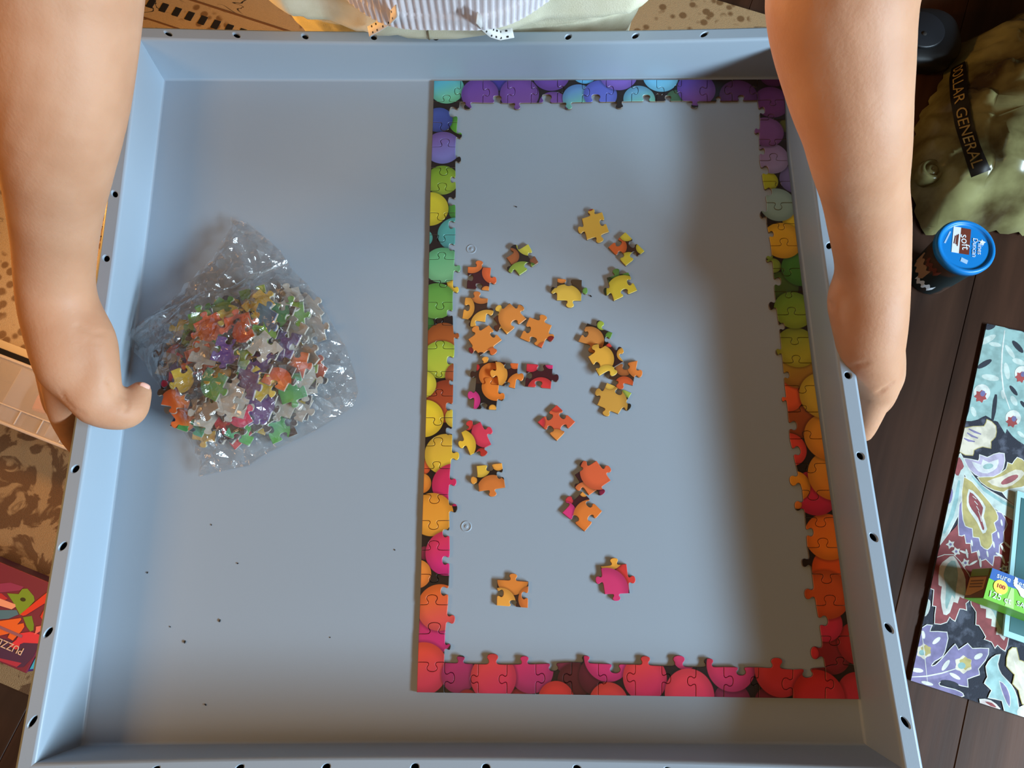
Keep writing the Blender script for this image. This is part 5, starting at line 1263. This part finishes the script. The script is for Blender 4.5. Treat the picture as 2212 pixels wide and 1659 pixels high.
for (a, b, c, d) in ((-BL - 0.003, 0.003, -0.003, 0.0015), (-BL - 0.003, 0.003, BWd - 0.0015, BWd + 0.003), (-0.0015, 0.003, 0.0015, BWd - 0.0015)): sbx('lid_rim', a, b, c, d, BH - 0.004, BH + 0.0045, M_clr2, 0.0012)
sbx('lid_rib', -BL, 0, 0.0225, 0.0245, BH + 0.003, BH + 0.0042, M_clr2, 0.0005)
for k in range(6): sbx('divider', -0.032 - k * 0.036, -0.030 - k * 0.036, 0.003, 0.0235, BH + 0.003, BH + 0.0042, M_clr2, 0.0005)
for x in (-0.06, -0.14, -0.22): sbx('divider', x - 0.001, x + 0.001, 0.003, BWd - 0.003, 0.0025, BH - 0.004, M_clr2, 0.0004)
M_org = mat('orange_plastic', srgb(240, 110, 60), 0.5)
o = box('orange_block', 0.050, 0.026, 0.040, M_org, None, (0, 0, 0), 0, 0.004); o.rotation_euler = (0, 0, RANG + 0.1)
pp = stb.matrix_basis @ Vector((-0.088, 0.045, 0.0225)); o.location = pp; tag(o, 'orange plastic block inside the translucent storage box', 'block')
o = box('latch', 0.026, 0.020, 0.012, M_blk, stb, (-0.020, 0.062, BH + 0.0092), 0, 0.002)

# ------------------------------------------------------------------ puzzle box with clothespin print
PZ = 0.045
k0 = on(55, 1452, PZ + 0.0107)
pb = empty('puzzle_box', (k0.x, k0.y, RZ), RANG); tag(pb, 'purple and turquoise cardboard puzzle box printed with colourful clothespins, at the left frame edge', 'box')
M_pur = mat('purple_card', srgb(66, 34, 86), 0.4); M_turq = mat('turquoise_card', srgb(70, 150, 160), 0.4); M_pnkc = mat('magenta_card', srgb(120, 32, 56), 0.45)
PL, PWd = 0.26, 0.110
box('carton', PL, PWd, PZ - 0.004, M_pur, pb, (-PL / 2, PWd / 2, (PZ - 0.004) / 2), 0, 0.0006)
box('lid', PL + 0.002, PWd + 0.002, 0.0035, M_pnkc, pb, (-PL / 2, PWd / 2, PZ - 0.0015), 0, 0.0006)
decal('side_print', [(0.0012, 0.004, 0.003), (0.0012, PWd - 0.004, 0.003), (0.0012, PWd - 0.004, PZ - 0.004), (0.0012, 0.004, PZ - 0.004)], M_turq, pb, 0.0003, Vector((1, 0, 0)))
ZT = PZ + 0.0005
q6 = lambda p: (0 + p[0] / 6.38, 1230 + p[1] / 6.38)
inv = Matrix.Rotation(-RANG, 3, 'Z')
lv2 = [0]
def pzdec(nm, pts, c, th=0.0002):
    lv2[0] += 1; W_ = []
    for p in pts:
        a = on(*q6(p), RZ + ZT); b = inv @ (a - Vector((k0.x, k0.y, 0))); x = max(-PL, min(0.0005, b.x)); y = max(0.0, min(PWd, b.y)); W_.append((x, y, ZT + 0.00005 * lv2[0]))
    return decal(nm, W_, mat('printed_colour', srgb(*c), 0.4), pb, th, UP)
pzdec('printed_panel', [(-200, 880), (180, 990), (540, 1010), (480, 1200), (330, 1340), (250, 1350), (-200, 1200)], (70, 34, 70))
pzdec('printed_panel', [(-200, 1180), (300, 1290), (230, 1345), (-200, 1250)], (176, 40, 66))
pzdec('printed_clothespin', [(-200, 330), (20, 330), (110, 400), (0, 460), (-200, 420)], (190, 40, 50))
pzdec('printed_clothespin', [(-200, 220), (140, 180), (330, 240), (280, 290), (-100, 330)], (150, 44, 86))
pzdec('printed_clothespin', [(-200, 600), (0, 560), (230, 560), (260, 620), (120, 680), (-200, 700)], (76, 116, 130))
pzdec('printed_clothespin', [(320, 660), (440, 640), (470, 760), (465, 840), (420, 855), (370, 790)], (112, 140, 34))
pzdec('printed_clothespin', [(100, 330), (260, 340), (310, 270), (380, 265), (470, 370), (480, 430), (400, 520), (330, 620), (280, 630), (190, 460)], (122, 150, 40))
pzdec('printed_hole', [(c[0], c[1]) for c in ell((320, 415), 40, 28, 10)], (46, 44, 18))
pzdec('printed_clothespin', [(280, 620), (650, 320), (760, 320), (740, 400), (600, 480), (360, 630), (320, 640)], (226, 52, 34))
pzdec('printed_clothespin', [(650, 480), (740, 420), (720, 560), (640, 680), (590, 700), (560, 650)], (222, 46, 34))
pzdec('printed_clothespin', [(-200, 740), (290, 670), (300, 690), (240, 760), (330, 740), (340, 790), (300, 850), (180, 980), (110, 940), (140, 880), (-200, 960)], (236, 98, 36))
pzdec('printed_clothespin', [(130, 1050), (230, 970), (280, 880), (420, 860), (500, 880), (620, 930), (530, 1020), (330, 1010), (280, 1030), (260, 1090), (220, 1105)], (226, 48, 62))
pzdec('printed_clothespin', [(500, 790), (660, 760), (660, 840), (560, 850), (480, 900), (500, 830)], (240, 110, 96))
pzdec('printed_clothespin', [(-200, 330), (-50, 380), (215, 480), (220, 515), (165, 550), (0, 500), (-200, 430)], (246, 160, 122))
M_cr = mat('cream_lettering', srgb(226, 180, 150), 0.5)
tmx = Matrix.Translation((-0.040, 0.0215, ZT + 0.0014)) @ Matrix.Rotation(math.pi, 4, 'Z')
text('lettering', 'PUZZLES', 0.0135, M_cr, tmx, pb, 0.0002, 0.95)
decal('print_line', [(-0.062, 0.0360, ZT + 0.0013), (-0.026, 0.0360, ZT + 0.0013), (-0.026, 0.0395, ZT + 0.0013), (-0.062, 0.0395, ZT + 0.0013)], mat('dull_lettering', srgb(150, 90, 100), 0.5), pb, 0.0002, UP)
